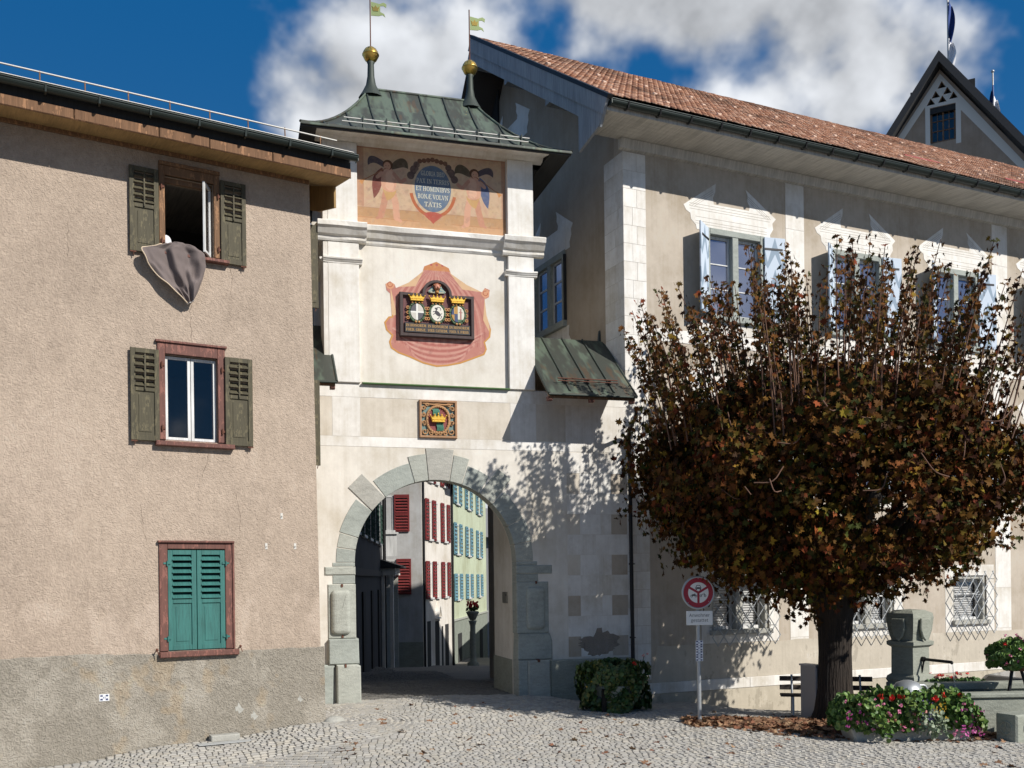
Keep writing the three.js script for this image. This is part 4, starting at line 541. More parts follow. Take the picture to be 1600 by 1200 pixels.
  { const cu = 2.15, cv = 6.12, sc = mat([0.5, 0.27, 0.12], { map: T.stone, rough: 0.75 }), ov = []; for (let i = 0; i < 28; i++) { const t = i / 28 * 6.2832; ov.push([cu + 0.225 * Math.cos(t), cv + 0.27 * Math.sign(Math.sin(t)) * Math.pow(Math.abs(Math.sin(t)), 0.85)]); }
    part('red_oval', poly(ov, 0.018, 0.03), mat([0.25, 0.075, 0.07]), cr); part('oval_border', [new THREE.TubeGeometry(new THREE.CatmullRomCurve3(ov.map(p => V3(p[0] + (p[0] - cu) * 0.1, p[1] + (p[1] - cv) * 0.1, 0.035)), true), 40, 0.032, 6, true), ...ov.map(p => ball(0.014, cu + (p[0] - cu) * 1.02, cv + (p[1] - cv) * 1.02, 0.06, 5, 4))], sc, cr);
    const scroll = (x, y, r, a, d) => { const p = []; for (let k = 0; k <= 14; k++) { const t = k / 14, q = r * (1 - 0.8 * t), th = a + d * t * 7.5; p.push(V3(x + q * Math.cos(th), y + q * Math.sin(th), 0.03 + 0.03 * t)); } part('scroll', tube(p, 0.017, 18, 5), sc, cr); };
    for (const s of [-1, 1]) { scroll(cu + s * 0.32, 6.36, 0.055, s > 0 ? 3.1 : 0, -s); scroll(cu + s * 0.33, 6.22, 0.05, 1.57, s); scroll(cu + s * 0.32, 6.05, 0.055, -1.57, -s); scroll(cu + s * 0.3, 5.86, 0.075, s > 0 ? 2.4 : 0.7, s); scroll(cu + s * 0.15, 5.82, 0.05, 1.57, -s); scroll(cu + s * 0.05, 5.82, 0.045, 1.57, s); scroll(cu + s * 0.24, 6.44, 0.05, s > 0 ? 3.4 : -0.3, -s); part('scroll', tube([V3(cu, 6.46, 0.04), V3(cu + s * 0.12, 6.45, 0.05), V3(cu + s * 0.34, 6.475, 0.03)], 0.02, 10, 5), sc, cr); }
    part('crown', crownGeo(cu, 6.06, 0.36, 0.18, 0.03, 0.08), M.goldPaint, cr);
    const gr = mat([0.08, 0.24, 0.17], { rough: 0.7 }); for (let k = 0; k < 6; k++) { const x = cu - 0.1 + k * 0.026; part('hair_strand', [tube([V3(x - 0.04, 6.36, 0.04), V3(x, 6.31, 0.05), V3(x - 0.01, 6.27, 0.05), V3(x + 0.02, 6.2, 0.04)], 0.013, 8, 5), tube([V3(x + 0.08, 6.06, 0.05), V3(x + 0.07, 6.0, 0.055), V3(x + 0.085, 5.95, 0.055), V3(x + 0.075, 5.88, 0.04)], 0.013, 8, 5)], gr, cr); } }

  // lean-to copper roofs either side of the shaft
  const pent = (u0, u1, top, bott, seams, guard) => { const [to, tv] = top, [bo, bv] = bott, f = (u, t, d) => V3(u, tv + (bv - tv) * t + d, to + (bo - to) * t);
    const r = part('lean_to_roof', along([[to, tv], [bo, bv], [bo, bv + 0.035], [to, tv + 0.035]], u0, u1), M.copper, H, 'small dark copper lean-to roof');
    part('soffit', along([[to, tv - 0.03], [bo - 0.04, bv - 0.02], [bo - 0.04, bv - 0.075], [0.0, bv + (tv - bv) * (bo / (bo - to)) - 0.1], [to, tv - 0.09]], u0 + 0.03, u1 - 0.03), M.brownWood, r);
    part('eave_trim', [rod(V3(u0, bv + 0.0, bo + 0.012), V3(u1, bv + 0.0, bo + 0.012), 0.024, 6)], M.copperDark, r);
    for (const u of [u0, u1]) part('verge_trim', rod(f(u, 0, 0.04), f(u, 1, 0.02), 0.028, 6), M.copperDark, r);
    for (let k = 1; k <= seams; k++) { const u = u0 + (u1 - u0) * k / (seams + 1); part('standing_seam', rod(f(u, 0, 0.05), f(u, 0.97, 0.05), 0.022, 5), M.copperDark, r); if (guard) part('guard_bracket', [ex(u - 0.02, u + 0.02, f(u, 0.84, 0).y + 0.03, f(u, 0.84, 0).y + 0.16, f(u, 0.84, 0).z - 0.05, f(u, 0.84, 0).z + 0.05, 0.006)], M.blackMetal, r); }
    if (guard) part('guard_rail', [rod(V3(u0 + 0.3, f(0, 0.84, 0.14).y, f(0, 0.84, 0).z + 0.06), V3(u1 - 0.35, f(0, 0.84, 0.14).y, f(0, 0.84, 0).z + 0.06), 0.014, 6), rod(V3(u0 + 0.3, f(0, 0.84, 0.08).y, f(0, 0.84, 0).z + 0.09), V3(u1 - 0.35, f(0, 0.84, 0.08).y, f(0, 0.84, 0).z + 0.09), 0.012, 6)], M.rustMetal, r);
    for (const u of [u0 + 0.06, (u0 + u1) / 2, u1 - 0.08]) part('rafter_end', ex(u - 0.05, u + 0.05, bv - 0.12, bv - 0.03, bo - 0.22, bo - 0.05, 0.02), M.redBrown, r); };
  pent(4.4, 6.46, [-1.1, 8.32], [1.0, 6.6], 3, true); pent(-2.2, -0.13, [-1.1, 8.3], [0.98, 6.66], 3, false);
  part('lean_to_back', [ex(4.39, 6.5, 6.87, 8.2, -1.6, -1.25), ex(-2.3, -0.21, 6.87, 8.2, -1.6, -1.25)], M.limeGate, H);
  { // upright flashing where the lean-to meets the neighbouring house
    part('end_flashing', across([[6.36, 8.2], [6.4, 8.62], [6.5, 8.2]], -1.2, -1.1), M.copperDark, H); }
}
{ // downpipe in the corner
  const t = thing('downpipe', 'dark rainwater pipe between the gate wall and the right house', 'downpipe', FG.pos(), FG.a);
  part('pipe', [tube([V3(6.5, 6.4, 0.85), V3(6.55, 6.25, 0.7), V3(6.6, 5.95, 0.2), V3(6.63, 5.7, 0.12)], 0.045, 16, 8), rod(V3(6.63, 5.75, 0.12), V3(6.66, 0.35, 0.12), 0.045, 10), rod(V3(6.66, 0.36, 0.12), V3(6.66, -0.5, 0.12), 0.058, 10)], M.blackMetal, t);
  for (const v of [4.6, 2.9, 1.2]) part('pipe_clip', [rod(V3(6.64, v, 0.12), V3(6.64, v + 0.04, 0.12), 0.056, 10), rod(V3(6.64, v + 0.02, 0.17), V3(6.7, v + 0.02, 0.2), 0.012, 5)], M.blackMetal, t);
}

// ---------- right house ----------
const alongH = (prof, u0, u1, holes) => swapXZ(poly(prof, 0, u1 - u0, 0, holes)).translate(u0, 0, 0);
const rightHouse = thing('right_house', 'large grey house with white painted quoins and terracotta roof beside the gate', 'house', FR.pos(), FR.a);
{
  const H = rightHouse, U = 24;
  const up = [[2.38, 4.0], [6.32, 7.94], [9.95, 11.55], [13.8, 15.4], [17.6, 19.2]], lo = [[2.35, 4.1], [6.55, 8.3], [10.5, 11.82], [13.9, 15.4], [17.6, 19.2]];
  const holes = [...up.flatMap(([a, b]) => [hole(a, b, 8.95, 10.98), hole(a, b, 4.85, 6.85)]), ...lo.map(([a, b]) => hole(a, b, 1.28, 2.55))];
  part('front_wall', poly([[0, -2.6], [U, -2.6], [U, 13.0], [0, 13.0]], -0.4, 0, 0, holes), M.greyPlaster, H);
  { // weathered lower coat up to the sills
    const top = [], r = rng(71); for (let u = U - 0.1; u > 0.62; u -= 0.35) top.push([u, 0.98 + rr(-0.03, 0.03, r)]); part('lower_coat', poly([[0.62, 0.12], [U, 0.12], ...top], 0.001, 0.007), M.flakedPlaster, H, 'weathered blotchy plaster below the ground floor windows'); }
  const slopeV = o => 13.0 + (1.25 - o) * 0.68;
  part('gable_wall', alongH([[-0.405, -2.6], [-0.405, slopeV(-0.4) - 0.25], [-6.2, slopeV(-6.2) - 0.25], [-8.2, 15.2], [-8.2, -2.6]], 0, 0.4, [[[-2.98, 9.3], [-2.98, 11.02], [-4.7, 11.02], [-4.7, 9.3]]]), M.sideField, H);
  part('back_wall', ex(0.01, U, -2.6, 13, -8.2, -7.9), M.greyPlaster, H); part('end_wall', ex(U - 0.3, U - 0.01, -2.6, 13, -7.89, -0.41), M.greyPlaster, H);
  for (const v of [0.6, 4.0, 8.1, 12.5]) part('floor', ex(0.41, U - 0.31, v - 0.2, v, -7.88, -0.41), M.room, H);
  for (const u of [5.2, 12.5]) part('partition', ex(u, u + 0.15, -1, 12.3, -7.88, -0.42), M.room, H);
  part('loft_boards', ex(-0.06, -0.003, 14.2, 18.3, -8.2, -6.95), M.darkBoard, H);

  // quoins
  { let k = 0; for (let v = 12.52; v > 0.2; v -= 0.425, k++) { if (v < 8.52 && v - 0.42 > 8.1) continue; const v0 = Math.max(0.12, v - 0.418), s = k % 2 ? 0.24 : 0.36, m1 = k % 3 ? M.limeWhite : M.limeWhite2, m2 = k % 2 ? M.limeWhite : M.limeWhite2;
      part('quoin', ex(0.002, s, v0, v, 0.001, 0.006), m1, H); part('quoin', ex(s + 0.007, 0.61, v0, v, 0.001, 0.006), m2, H);
      part('quoin', ex(-0.006, -0.001, v0, v, -s, 0.006), m2, H); part('quoin', ex(-0.006, -0.001, v0, v, -0.86, -s - 0.007), m1, H); } }
  const strip = (u0, u1, v0, v1, m = M.limeWhite, n = 'painted_strip', o = 0.006) => part(n, ex(u0, u1, v0, v1, 0.001, o), m, H);
  for (const [a, b] of [[4.77, 5.36], [12.2, 12.82], [19.7, 20.3]]) { let v = 12.54, k = 0; while (v > 0.2) { const n = Math.max(0.12, v - 1.15); if (!(v < 8.51 && n > 8.18)) strip(a, b, n + 0.007, v, k++ % 2 ? M.limeWhite : M.limeWhite2); v = n; } }
  for (let u = 0.62; u < U; u += 4.1) part('storey_band', ex(u, Math.min(U, u + 4.095), 8.2, 8.5, 0.007, 0.012), M.limeWhite, H);
  for (let u = 0.05; u < U; u += 3.4) { part('plinth_band', ex(u, Math.min(U, u + 3.395), -0.14, 0.115, 0.001, 0.05, 0.01), M.limeWhite2, H); }
  part('plinth', ex(0.0, U, -2.6, -0.145, 0.001, 0.035), mat([0.55, 0.5, 0.41], { map: again(T.flaked, 2.9), bump: T.limeBump, bs: 0.01 }), H);
  // painted broken pediments: lime layer with incised lines
  const ped = (u, v) => [[-1.39, 11.54], [-0.44, 12.18], [-0.46, 11.98], [-0.53, 11.82], [-0.51, 11.66], [0.55, 11.66], [0.58, 11.76], [0.5, 11.9], [0.52, 12.02], [0.46, 12.17], [1.39, 11.57], [1.28, 11.45], [1.3, 11.3], [1.2, 11.15], [1.22, 11.0], [-1.02, 11.0], [-1.04, 11.1], [-1.18, 11.22], [-1.2, 11.36], [-1.32, 11.42]].map(([a, b]) => [u + a, v + b]);
  const lineMat = mat([0.4, 0.37, 0.32]);
  up.forEach(([a, b], i) => { const c = (a + b) / 2 - 0.12 + (i ? 0.1 : 0); for (const dv of [0, -4.12]) { const p = part('painted_pediment', poly(ped(c, dv), 0.001, 0.006), M.limeWhite, H);
      part('incised_lines', [...[11.14, 11.2, 11.3, 11.47, 11.53, 11.6].map(v => ex(c - (v > 11.45 ? 1.22 : 1.05), c + (v > 11.45 ? 1.2 : 1.1), v + dv, v + dv + 0.009, 0.0062, 0.0078)), ...[-1, 1].flatMap(s => [0.1, 0.18, 0.26].map(k => ex(0, 0.95 - k, 0, 0.009, 0.0062, 0.0078).rotateZ(s > 0 ? Math.PI - 0.59 : 0.59).translate(c + (s > 0 ? 1.33 - k : -1.33 + k), 11.54 + dv, 0)))], lineMat, p);
      const bt = [8.68, 8.78].map(v => v + dv); part('painted_apron', poly([[c - 1.1, 8.52 + dv], [c + 1.25, 8.52 + dv], [c + 1.1, 8.85 + dv], [c - 0.95, 8.85 + dv]], 0.001, 0.006), M.limeWhite2, H); } });
  for (const [c, dv] of [[-3.85, 0.12], [-6.27, 4.1]]) part('painted_pediment', alongH(ped(c, dv), -0.007, -0.001, []), M.limeWhite, H);
  part('painted_apron', alongH([[-4.9, 8.72], [-2.62, 8.72], [-2.75, 8.9], [-2.72, 9.15], [-4.8, 9.15]], -0.007, -0.001, []), M.limeWhite2, H);

  // upper windows: stone frame, mullion, casements, flame-painted shutters
  const flame = canvasTex(128, 512, (g, w, h) => { g.fillStyle = '#c9d6e4'; g.fillRect(0, 0, w, h); g.fillStyle = '#8fa2b4'; for (let k = 0; k < 3; k++) { const y = k * 190 - 20; g.beginPath(); g.moveTo(0, y + 90); g.lineTo(18, y + 170); g.lineTo(64, y + 20); g.lineTo(104, y + 175); g.lineTo(128, y + 110); g.lineTo(128, y + 190); g.lineTo(104, y + 215); g.lineTo(64, y + 120); g.lineTo(18, y + 210); g.lineTo(0, y + 180); g.fill(); } });
  const flameMat = mat([0.92, 0.92, 0.92], { map: flame, rough: 0.7 });
  const win = (a, b, c, d) => { const w = 0.1, m = (a + b) / 2; const f = part('window', [ex(a - 0.1, a + 0.05, c - 0.08, d + 0.1, -0.2, 0.03, 0.01), ex(b - 0.05, b + 0.1, c - 0.08, d + 0.1, -0.2, 0.03, 0.01), ex(a + 0.05, b - 0.05, d - 0.05, d + 0.1, -0.2, 0.03, 0.01), ex(m - 0.09, m + 0.09, c, d - 0.05, -0.2, 0.02, 0.01), ex(a - 0.14, b + 0.14, c - 0.14, c + 0.02, -0.2, 0.1, 0.012)], M.greenStone, H);
    for (const [x0, x1] of [[a + 0.05, m - 0.09], [m + 0.09, b - 0.05]]) { const cs = part('casement', [ex(x0, x0 + 0.06, c + 0.02, d - 0.05, -0.16, -0.1, 0.008), ex(x1 - 0.06, x1, c + 0.02, d - 0.05, -0.16, -0.1, 0.008), ex(x0 + 0.06, x1 - 0.06, c + 0.02, c + 0.09, -0.16, -0.1, 0.008), ex(x0 + 0.06, x1 - 0.06, d - 0.12, d - 0.05, -0.16, -0.1, 0.008)], M.whiteWood, f);
      for (let k = 0; k < 3; k++) { const v0 = c + 0.09 + (d - c - 0.21) * k / 3, v1 = c + 0.09 + (d - c - 0.21) * (k + 1) / 3; part('pane', ex(x0 + 0.06, x1 - 0.06, v0 + 0.012, v1 - 0.012, -0.136, -0.13), M.mirrorGlass, f); if (k) part('glazing_bar', ex(x0 + 0.06, x1 - 0.06, v0 - 0.013, v0 + 0.013, -0.15, -0.11), M.whiteWood, f); } }
    return f; };
  const leaf = (u, v0, v1, dir, ang) => { const w = 0.58, h = v1 - v0; const g = fitUV(cbox(w, h, 0.04, 0.006).translate(dir * w / 2, h / 2, 0), Math.min(0, dir * w), Math.max(0, dir * w), 0, h); const s = part('shutter', g, flameMat, H, 'pale blue shutter painted with pointed flames'); s.position.set(u, v0, 0.06); s.rotation.y = dir * -ang;
    part('strap', [ex(Math.min(0, dir * 0.5), Math.max(0, dir * 0.5), h - 0.32, h - 0.27, 0.021, 0.03), ex(Math.min(0, dir * 0.5), Math.max(0, dir * 0.5), 0.27, 0.32, 0.021, 0.03)], M.blackMetal, s); };
  for (const [a, b] of up) for (const [c, d] of [[8.95, 10.98], [4.85, 6.85]]) { win(a, b, c, d); leaf(a - 0.04, c - 0.02, d + 0.07, -1, 0.62); leaf(b + 0.04, c - 0.02, d + 0.07, 1, 0.16); }
  // window in the gable wall
  { const f = part('window', [alongH([[-2.88, 9.18], [-2.88, 11.14], [-4.8, 11.14], [-4.8, 9.18]], -0.03, 0.14, [[[-3.06, 9.34], [-3.06, 10.98], [-4.62, 10.98], [-4.62, 9.34]]]), ex(-0.02, 0.14, 9.34, 10.98, -3.92, -3.74), ex(-0.12, 0.14, 9.14, 9.3, -4.84, -2.84)], M.greenStone, H);
    for (const [o0, o1] of [[-3.74, -3.07], [-4.61, -3.92]]) { part('casement', [ex(0.06, 0.11, 9.36, 10.97, o0, o0 + 0.06), ex(0.06, 0.11, 9.36, 10.97, o1 - 0.06, o1), ...[9.36, 9.9, 10.42, 10.93].map(v => ex(0.06, 0.11, v, v + 0.045, o0 + 0.06, o1 - 0.06))], M.whiteWood, f); part('pane', ex(0.08, 0.086, 9.4, 10.93, o0 + 0.06, o1 - 0.06), M.mirrorGlass, f); } 
    part('shutter_edge', ex(-0.09, -0.02, 9.3, 11.0, -2.86, -2.82), M.darkBoard, f); }
  // ground floor windows with lattice grilles
  lo.forEach(([a, b], i) => { const c = 1.28, d = 2.55, m = (a + b) / 2;
    part('window_surround', poly([[a - 0.3, c - 0.3], [b + 0.3, c - 0.3], [b + 0.3, d + 0.3], [a - 0.3, d + 0.3]], 0.001, 0.0075, 0, [hole(a, b, c, d)]), M.limeWhite2, H);
    const f = part('window', [ex(a, a + 0.1, c, d, -0.3, -0.04, 0.01), ex(b - 0.1, b, c, d, -0.3, -0.04, 0.01), ex(a + 0.1, b - 0.1, d - 0.1, d, -0.3, -0.04, 0.01), ex(a - 0.06, b + 0.06, c - 0.1, c + 0.02, -0.3, 0.1, 0.012), ...(b - a > 1.4 ? [ex(m - 0.11, m + 0.11, c + 0.02, d - 0.1, -0.3, -0.04, 0.01)] : [])], M.greyStone, H);
    for (const [x0, x1] of b - a > 1.4 ? [[a + 0.1, m - 0.11], [m + 0.11, b - 0.1]] : [[a + 0.1, b - 0.1]]) { part('casement', [ex(x0, x0 + 0.06, c + 0.02, d - 0.1, -0.26, -0.2, 0.006), ex(x1 - 0.06, x1, c + 0.02, d - 0.1, -0.26, -0.2, 0.006), ex(x0 + 0.06, x1 - 0.06, c + 0.02, c + 0.1, -0.26, -0.2, 0.006), ex(x0 + 0.06, x1 - 0.06, d - 0.18, d - 0.1, -0.26, -0.2, 0.006), ex(x0 + 0.06, x1 - 0.06, (c + d) / 2 + 0.1, (c + d) / 2 + 0.13, -0.25, -0.21)], M.whiteWood, f); part('pane', ex(x0 + 0.06, x1 - 0.06, c + 0.1, d - 0.18, -0.235, -0.23), M.glass, f);
      for (let k = 0; k < 17; k++) part('blind_slat', cbox(x1 - x0 - 0.14, 0.052, 0.004, 0.001).rotateX(-0.5).translate((x0 + x1) / 2, c + 0.12 + k * 0.063, -0.32), M.curtain, f); }
    const g = part('window_grille', [rod(V3(a - 0.05, c + 0.1, 0), V3(a - 0.05, c + 0.1, 0.22), 0.01, 5), rod(V3(b + 0.05, c + 0.1, 0), V3(b + 0.05, c + 0.1, 0.22), 0.01, 5), rod(V3(a - 0.05, d - 0.1, 0), V3(a - 0.05, d - 0.1, 0.22), 0.01, 5), rod(V3(b + 0.05, d - 0.1, 0), V3(b + 0.05, d - 0.1, 0.22), 0.01, 5)], M.galv, H, 'grey iron lattice grille');
    const u0 = a - 0.16, u1 = b + 0.16, v0 = c - 0.36, v1 = d + 0.12, n = Math.round((u1 - u0) / 0.345), s = (u1 - u0) / n, sl = 1.3;
    for (let k = 0; k < n; k++) for (const dir of [-1, 1]) { let x = u0 + (k + 0.5) * s, y = v0, o = dir > 0 ? 0.23 : 0.246, guard = 0; // each bar zigzags off the sides
        let dx = dir; const pts = [V3(x, y, o)]; while (y < v1 && guard++ < 6) { const lim = dx > 0 ? u1 : u0; let t = Math.abs(lim - x); let ny = y + t * sl; if (ny > v1) { t = (v1 - y) / sl; ny = v1; } x += dx * t; y = ny; pts.push(V3(x, y, o)); dx = -dx; }
        part('bar', pts.slice(1).map((p, j) => rod(pts[j], p, 0.0125, 5)), M.galv, g); }
    part('rosette', [0, 1, 2, 3].map(k => new THREE.TorusGeometry(0.05, 0.009, 5, 10).translate(m + (k % 2 ? 0.06 : -0.06) * (k < 2 ? 1 : 0), 2.05 + (k < 2 ? 0 : k === 2 ? 0.06 : -0.06), 0.24)), M.galv, g); });

  // eaves
  part('eave_beam', along([[0.001, 12.54], [0.1, 12.56], [0.14, 12.7], [0.16, 12.76], [0.001, 12.76]], -0.12, U), M.paleBoard, H);
  for (let k = 0; k < 7; k++) part('soffit_board', along([[0.0 + k * 0.168, 12.775 - k * 0.006], [0.163 + k * 0.168, 12.775 - k * 0.006 - 0.006], [0.163 + k * 0.168, 12.8], [0.0 + k * 0.168, 12.805]], -1.12, U), M.paleBoard, H);
  part('fascia', ex(-1.12, U, 12.73, 12.98, 1.18, 1.21), M.paleBoard, H);
  const pg = []; for (let k = 0; k <= 10; k++) { const a = Math.PI + Math.PI * k / 10; pg.push([1.31 + 0.1 * Math.cos(a), 12.9 + 0.1 * Math.sin(a)]); } for (let k = 10; k >= 0; k--) { const a = Math.PI + Math.PI * k / 10; pg.push([1.31 + 0.09 * Math.cos(a), 12.9 + 0.09 * Math.sin(a)]); }
  const gut = part('gutter', [along(pg, -1.1, U), ex(-1.11, -1.1, 12.8, 12.9, 1.21, 1.41), rod(V3(-1.1, 12.905, 1.41), V3(U, 12.905, 1.41), 0.014, 6)], M.darkGutter, H);
  for (let u = -0.7; u < U; u += 0.82) part('gutter_bracket', along([[1.2, 12.94], [1.2, 12.83], [1.25, 12.79], [1.31, 12.782], [1.38, 12.8], [1.425, 12.9], [1.435, 12.9], [1.39, 12.785], [1.31, 12.768], [1.24, 12.775], [1.185, 12.82], [1.185, 12.94]], u, u + 0.035), M.blackMetal, gut);
  part('red_drip_edge', ex(-1.0, U, 12.95, 13.0, 1.2, 1.24), M.redDrip, H);

  // roof: battened sheet, then beaver-tail tiles in staggered courses
  const sl = Math.atan(0.68), S = (t, d) => [1.3 - t * Math.cos(sl) + d * Math.sin(sl), 12.98 + t * Math.sin(sl) + d * Math.cos(sl)], LEN = 9.15;
  const roof = part('roof', along([S(0, 0), S(LEN, 0), [-8.9, 14.6], [-8.9, 14.45], S(LEN, -0.2), S(0.1, -0.08)], -1.1, U), mat([0.08, 0.065, 0.055]), H, 'terracotta plain tile roof');
  const tw = 0.172, tile = (() => { const P = [[-0.083, 0.2], [-0.083, -0.11], [-0.06, -0.16], [0, -0.185], [0.06, -0.16], [0.083, -0.11], [0.083, 0.2]]; const g = poly(P, 0, 0.016); g.rotateX(-Math.PI / 2 + 0); return keep(flat(g)); })();   // local: x across, z down the slope, y out
  const q = rng(33), tones = [[0.52, 0.3, 0.195], [0.47, 0.26, 0.165], [0.58, 0.37, 0.26], [0.4, 0.225, 0.15], [0.54, 0.34, 0.24], [0.66, 0.48, 0.37]], tm = tones.map(c => mat(c, { rough: 0.9 }));
  const list = []; for (let r = 0; r * 0.163 < LEN - 0.1; r++) for (let u = -1.02 + (r % 2) * tw / 2; u < U; u += tw) list.push([u, 0.14 + r * 0.163]);
  const put = ([u, t]) => { const [o, v] = S(t, 0.03 + rr(-0.004, 0.009, q) + 0.03 * (noise3(u * 0.55, t * 0.6, 3) - 0.5)); return new THREE.Matrix4().compose(V3(u + rr(-0.004, 0.004, q), v, o), new THREE.Quaternion().setFromEuler(new THREE.Euler(sl - 0.075 + rr(-0.02, 0.02, q), rr(-0.025, 0.025, q), rr(-0.02, 0.02, q))), V3(1, 1, 1)); };
  list.sort((a, b) => (a[0] + a[1] * 1.6) - (b[0] + b[1] * 1.6));
  list.forEach((s, i) => { if (i < 300) { const m = new THREE.Mesh(tile, pick(tm, q)); m.name = 'roof_tile'; m.applyMatrix4(put(s)); m.castShadow = m.receiveShadow = true; roof.add(m); } });
  const im = new THREE.InstancedMesh(tile, mat([1, 1, 1], { rough: 0.9 }), list.length - 300); list.slice(300).forEach((s, i) => { im.setMatrixAt(i, put(s)); const lich = sstep(0.52, 0.66, fbm3(s[0] * 0.7, s[1] * 0.8, 9, 3)), c = pick(tones, q), v = rr(0.8, 1.15, q) * (1 - 0.3 * lich); im.setColorAt(i, lin(c[0] * v, c[1] * v, c[2] * v)); }); im.name = 'roof_tiles'; im.userData.kind = 'stuff'; im.castShadow = im.receiveShadow = true; roof.add(im);
  for (let k = 0; k < 64; k++) { const u = -0.6 + (k % 16) * 1.45 + (k >> 4 & 1) * 0.7, t = 0.9 + (k >> 4) * 1.9; const [o, v] = S(t, 0.06); const m = part('snow_hook', cbox(0.1, 0.07, 0.1, 0.015).rotateX(sl), tm[5], roof); m.position.set(u, v, o); }
  for (const [u, t] of [[9.6, 1.7], [13.4, 1.6]]) { const [o, v] = S(t, 0.06); const m = part('roof_hook', cbox(1.3, 0.05, 0.06, 0.01), M.redDrip, roof); m.position.set(u, v, o); }
  // verge: painted barge boards, black flashing, projecting beam ends
  const strip2 = (d0, d1, t0, t1) => [S(t0, d0), S(t1, d0), S(t1, d1), S(t0, d1)];
  part('barge_board', alongH(strip2(-0.36, -0.03, -0.05, LEN), -1.19, -1.13, []), M.blueBoard, H, 'weathered blue grey barge board'); part('barge_board', alongH(strip2(-0.62, -0.33, 0.0, LEN), -1.15, -1.1, []), M.blueBoard, H);
  part('verge_flashing', alongH(strip2(-0.03, 0.06, -0.08, LEN + 0.05), -1.2, -1.07, []), M.blackMetal, H);
  for (let k = 0; k < 5; k++) part('verge_board', alongH(strip2(-0.2, -0.17, 0.2, LEN), -1.09 + k * 0.216, -0.88 + k * 0.216, []), M.blueBoard, H);
  part('eave_box_end', alongH([[0.0, 12.3], [0.0, 13.3], [0.35, 13.3], [1.18, 12.95], [1.18, 12.74], [0.9, 12.5]], -1.16, -1.1, []), M.blueBoard, H);
  for (const t of [3.2, 6.1, 8.7]) { const [o, v] = S(t, -0.5); part('beam_end', ex(-1.1, 0, v - 0.22, v + 0.1, o - 0.16, o + 0.16, 0.02), M.blueBoard, H); }
}

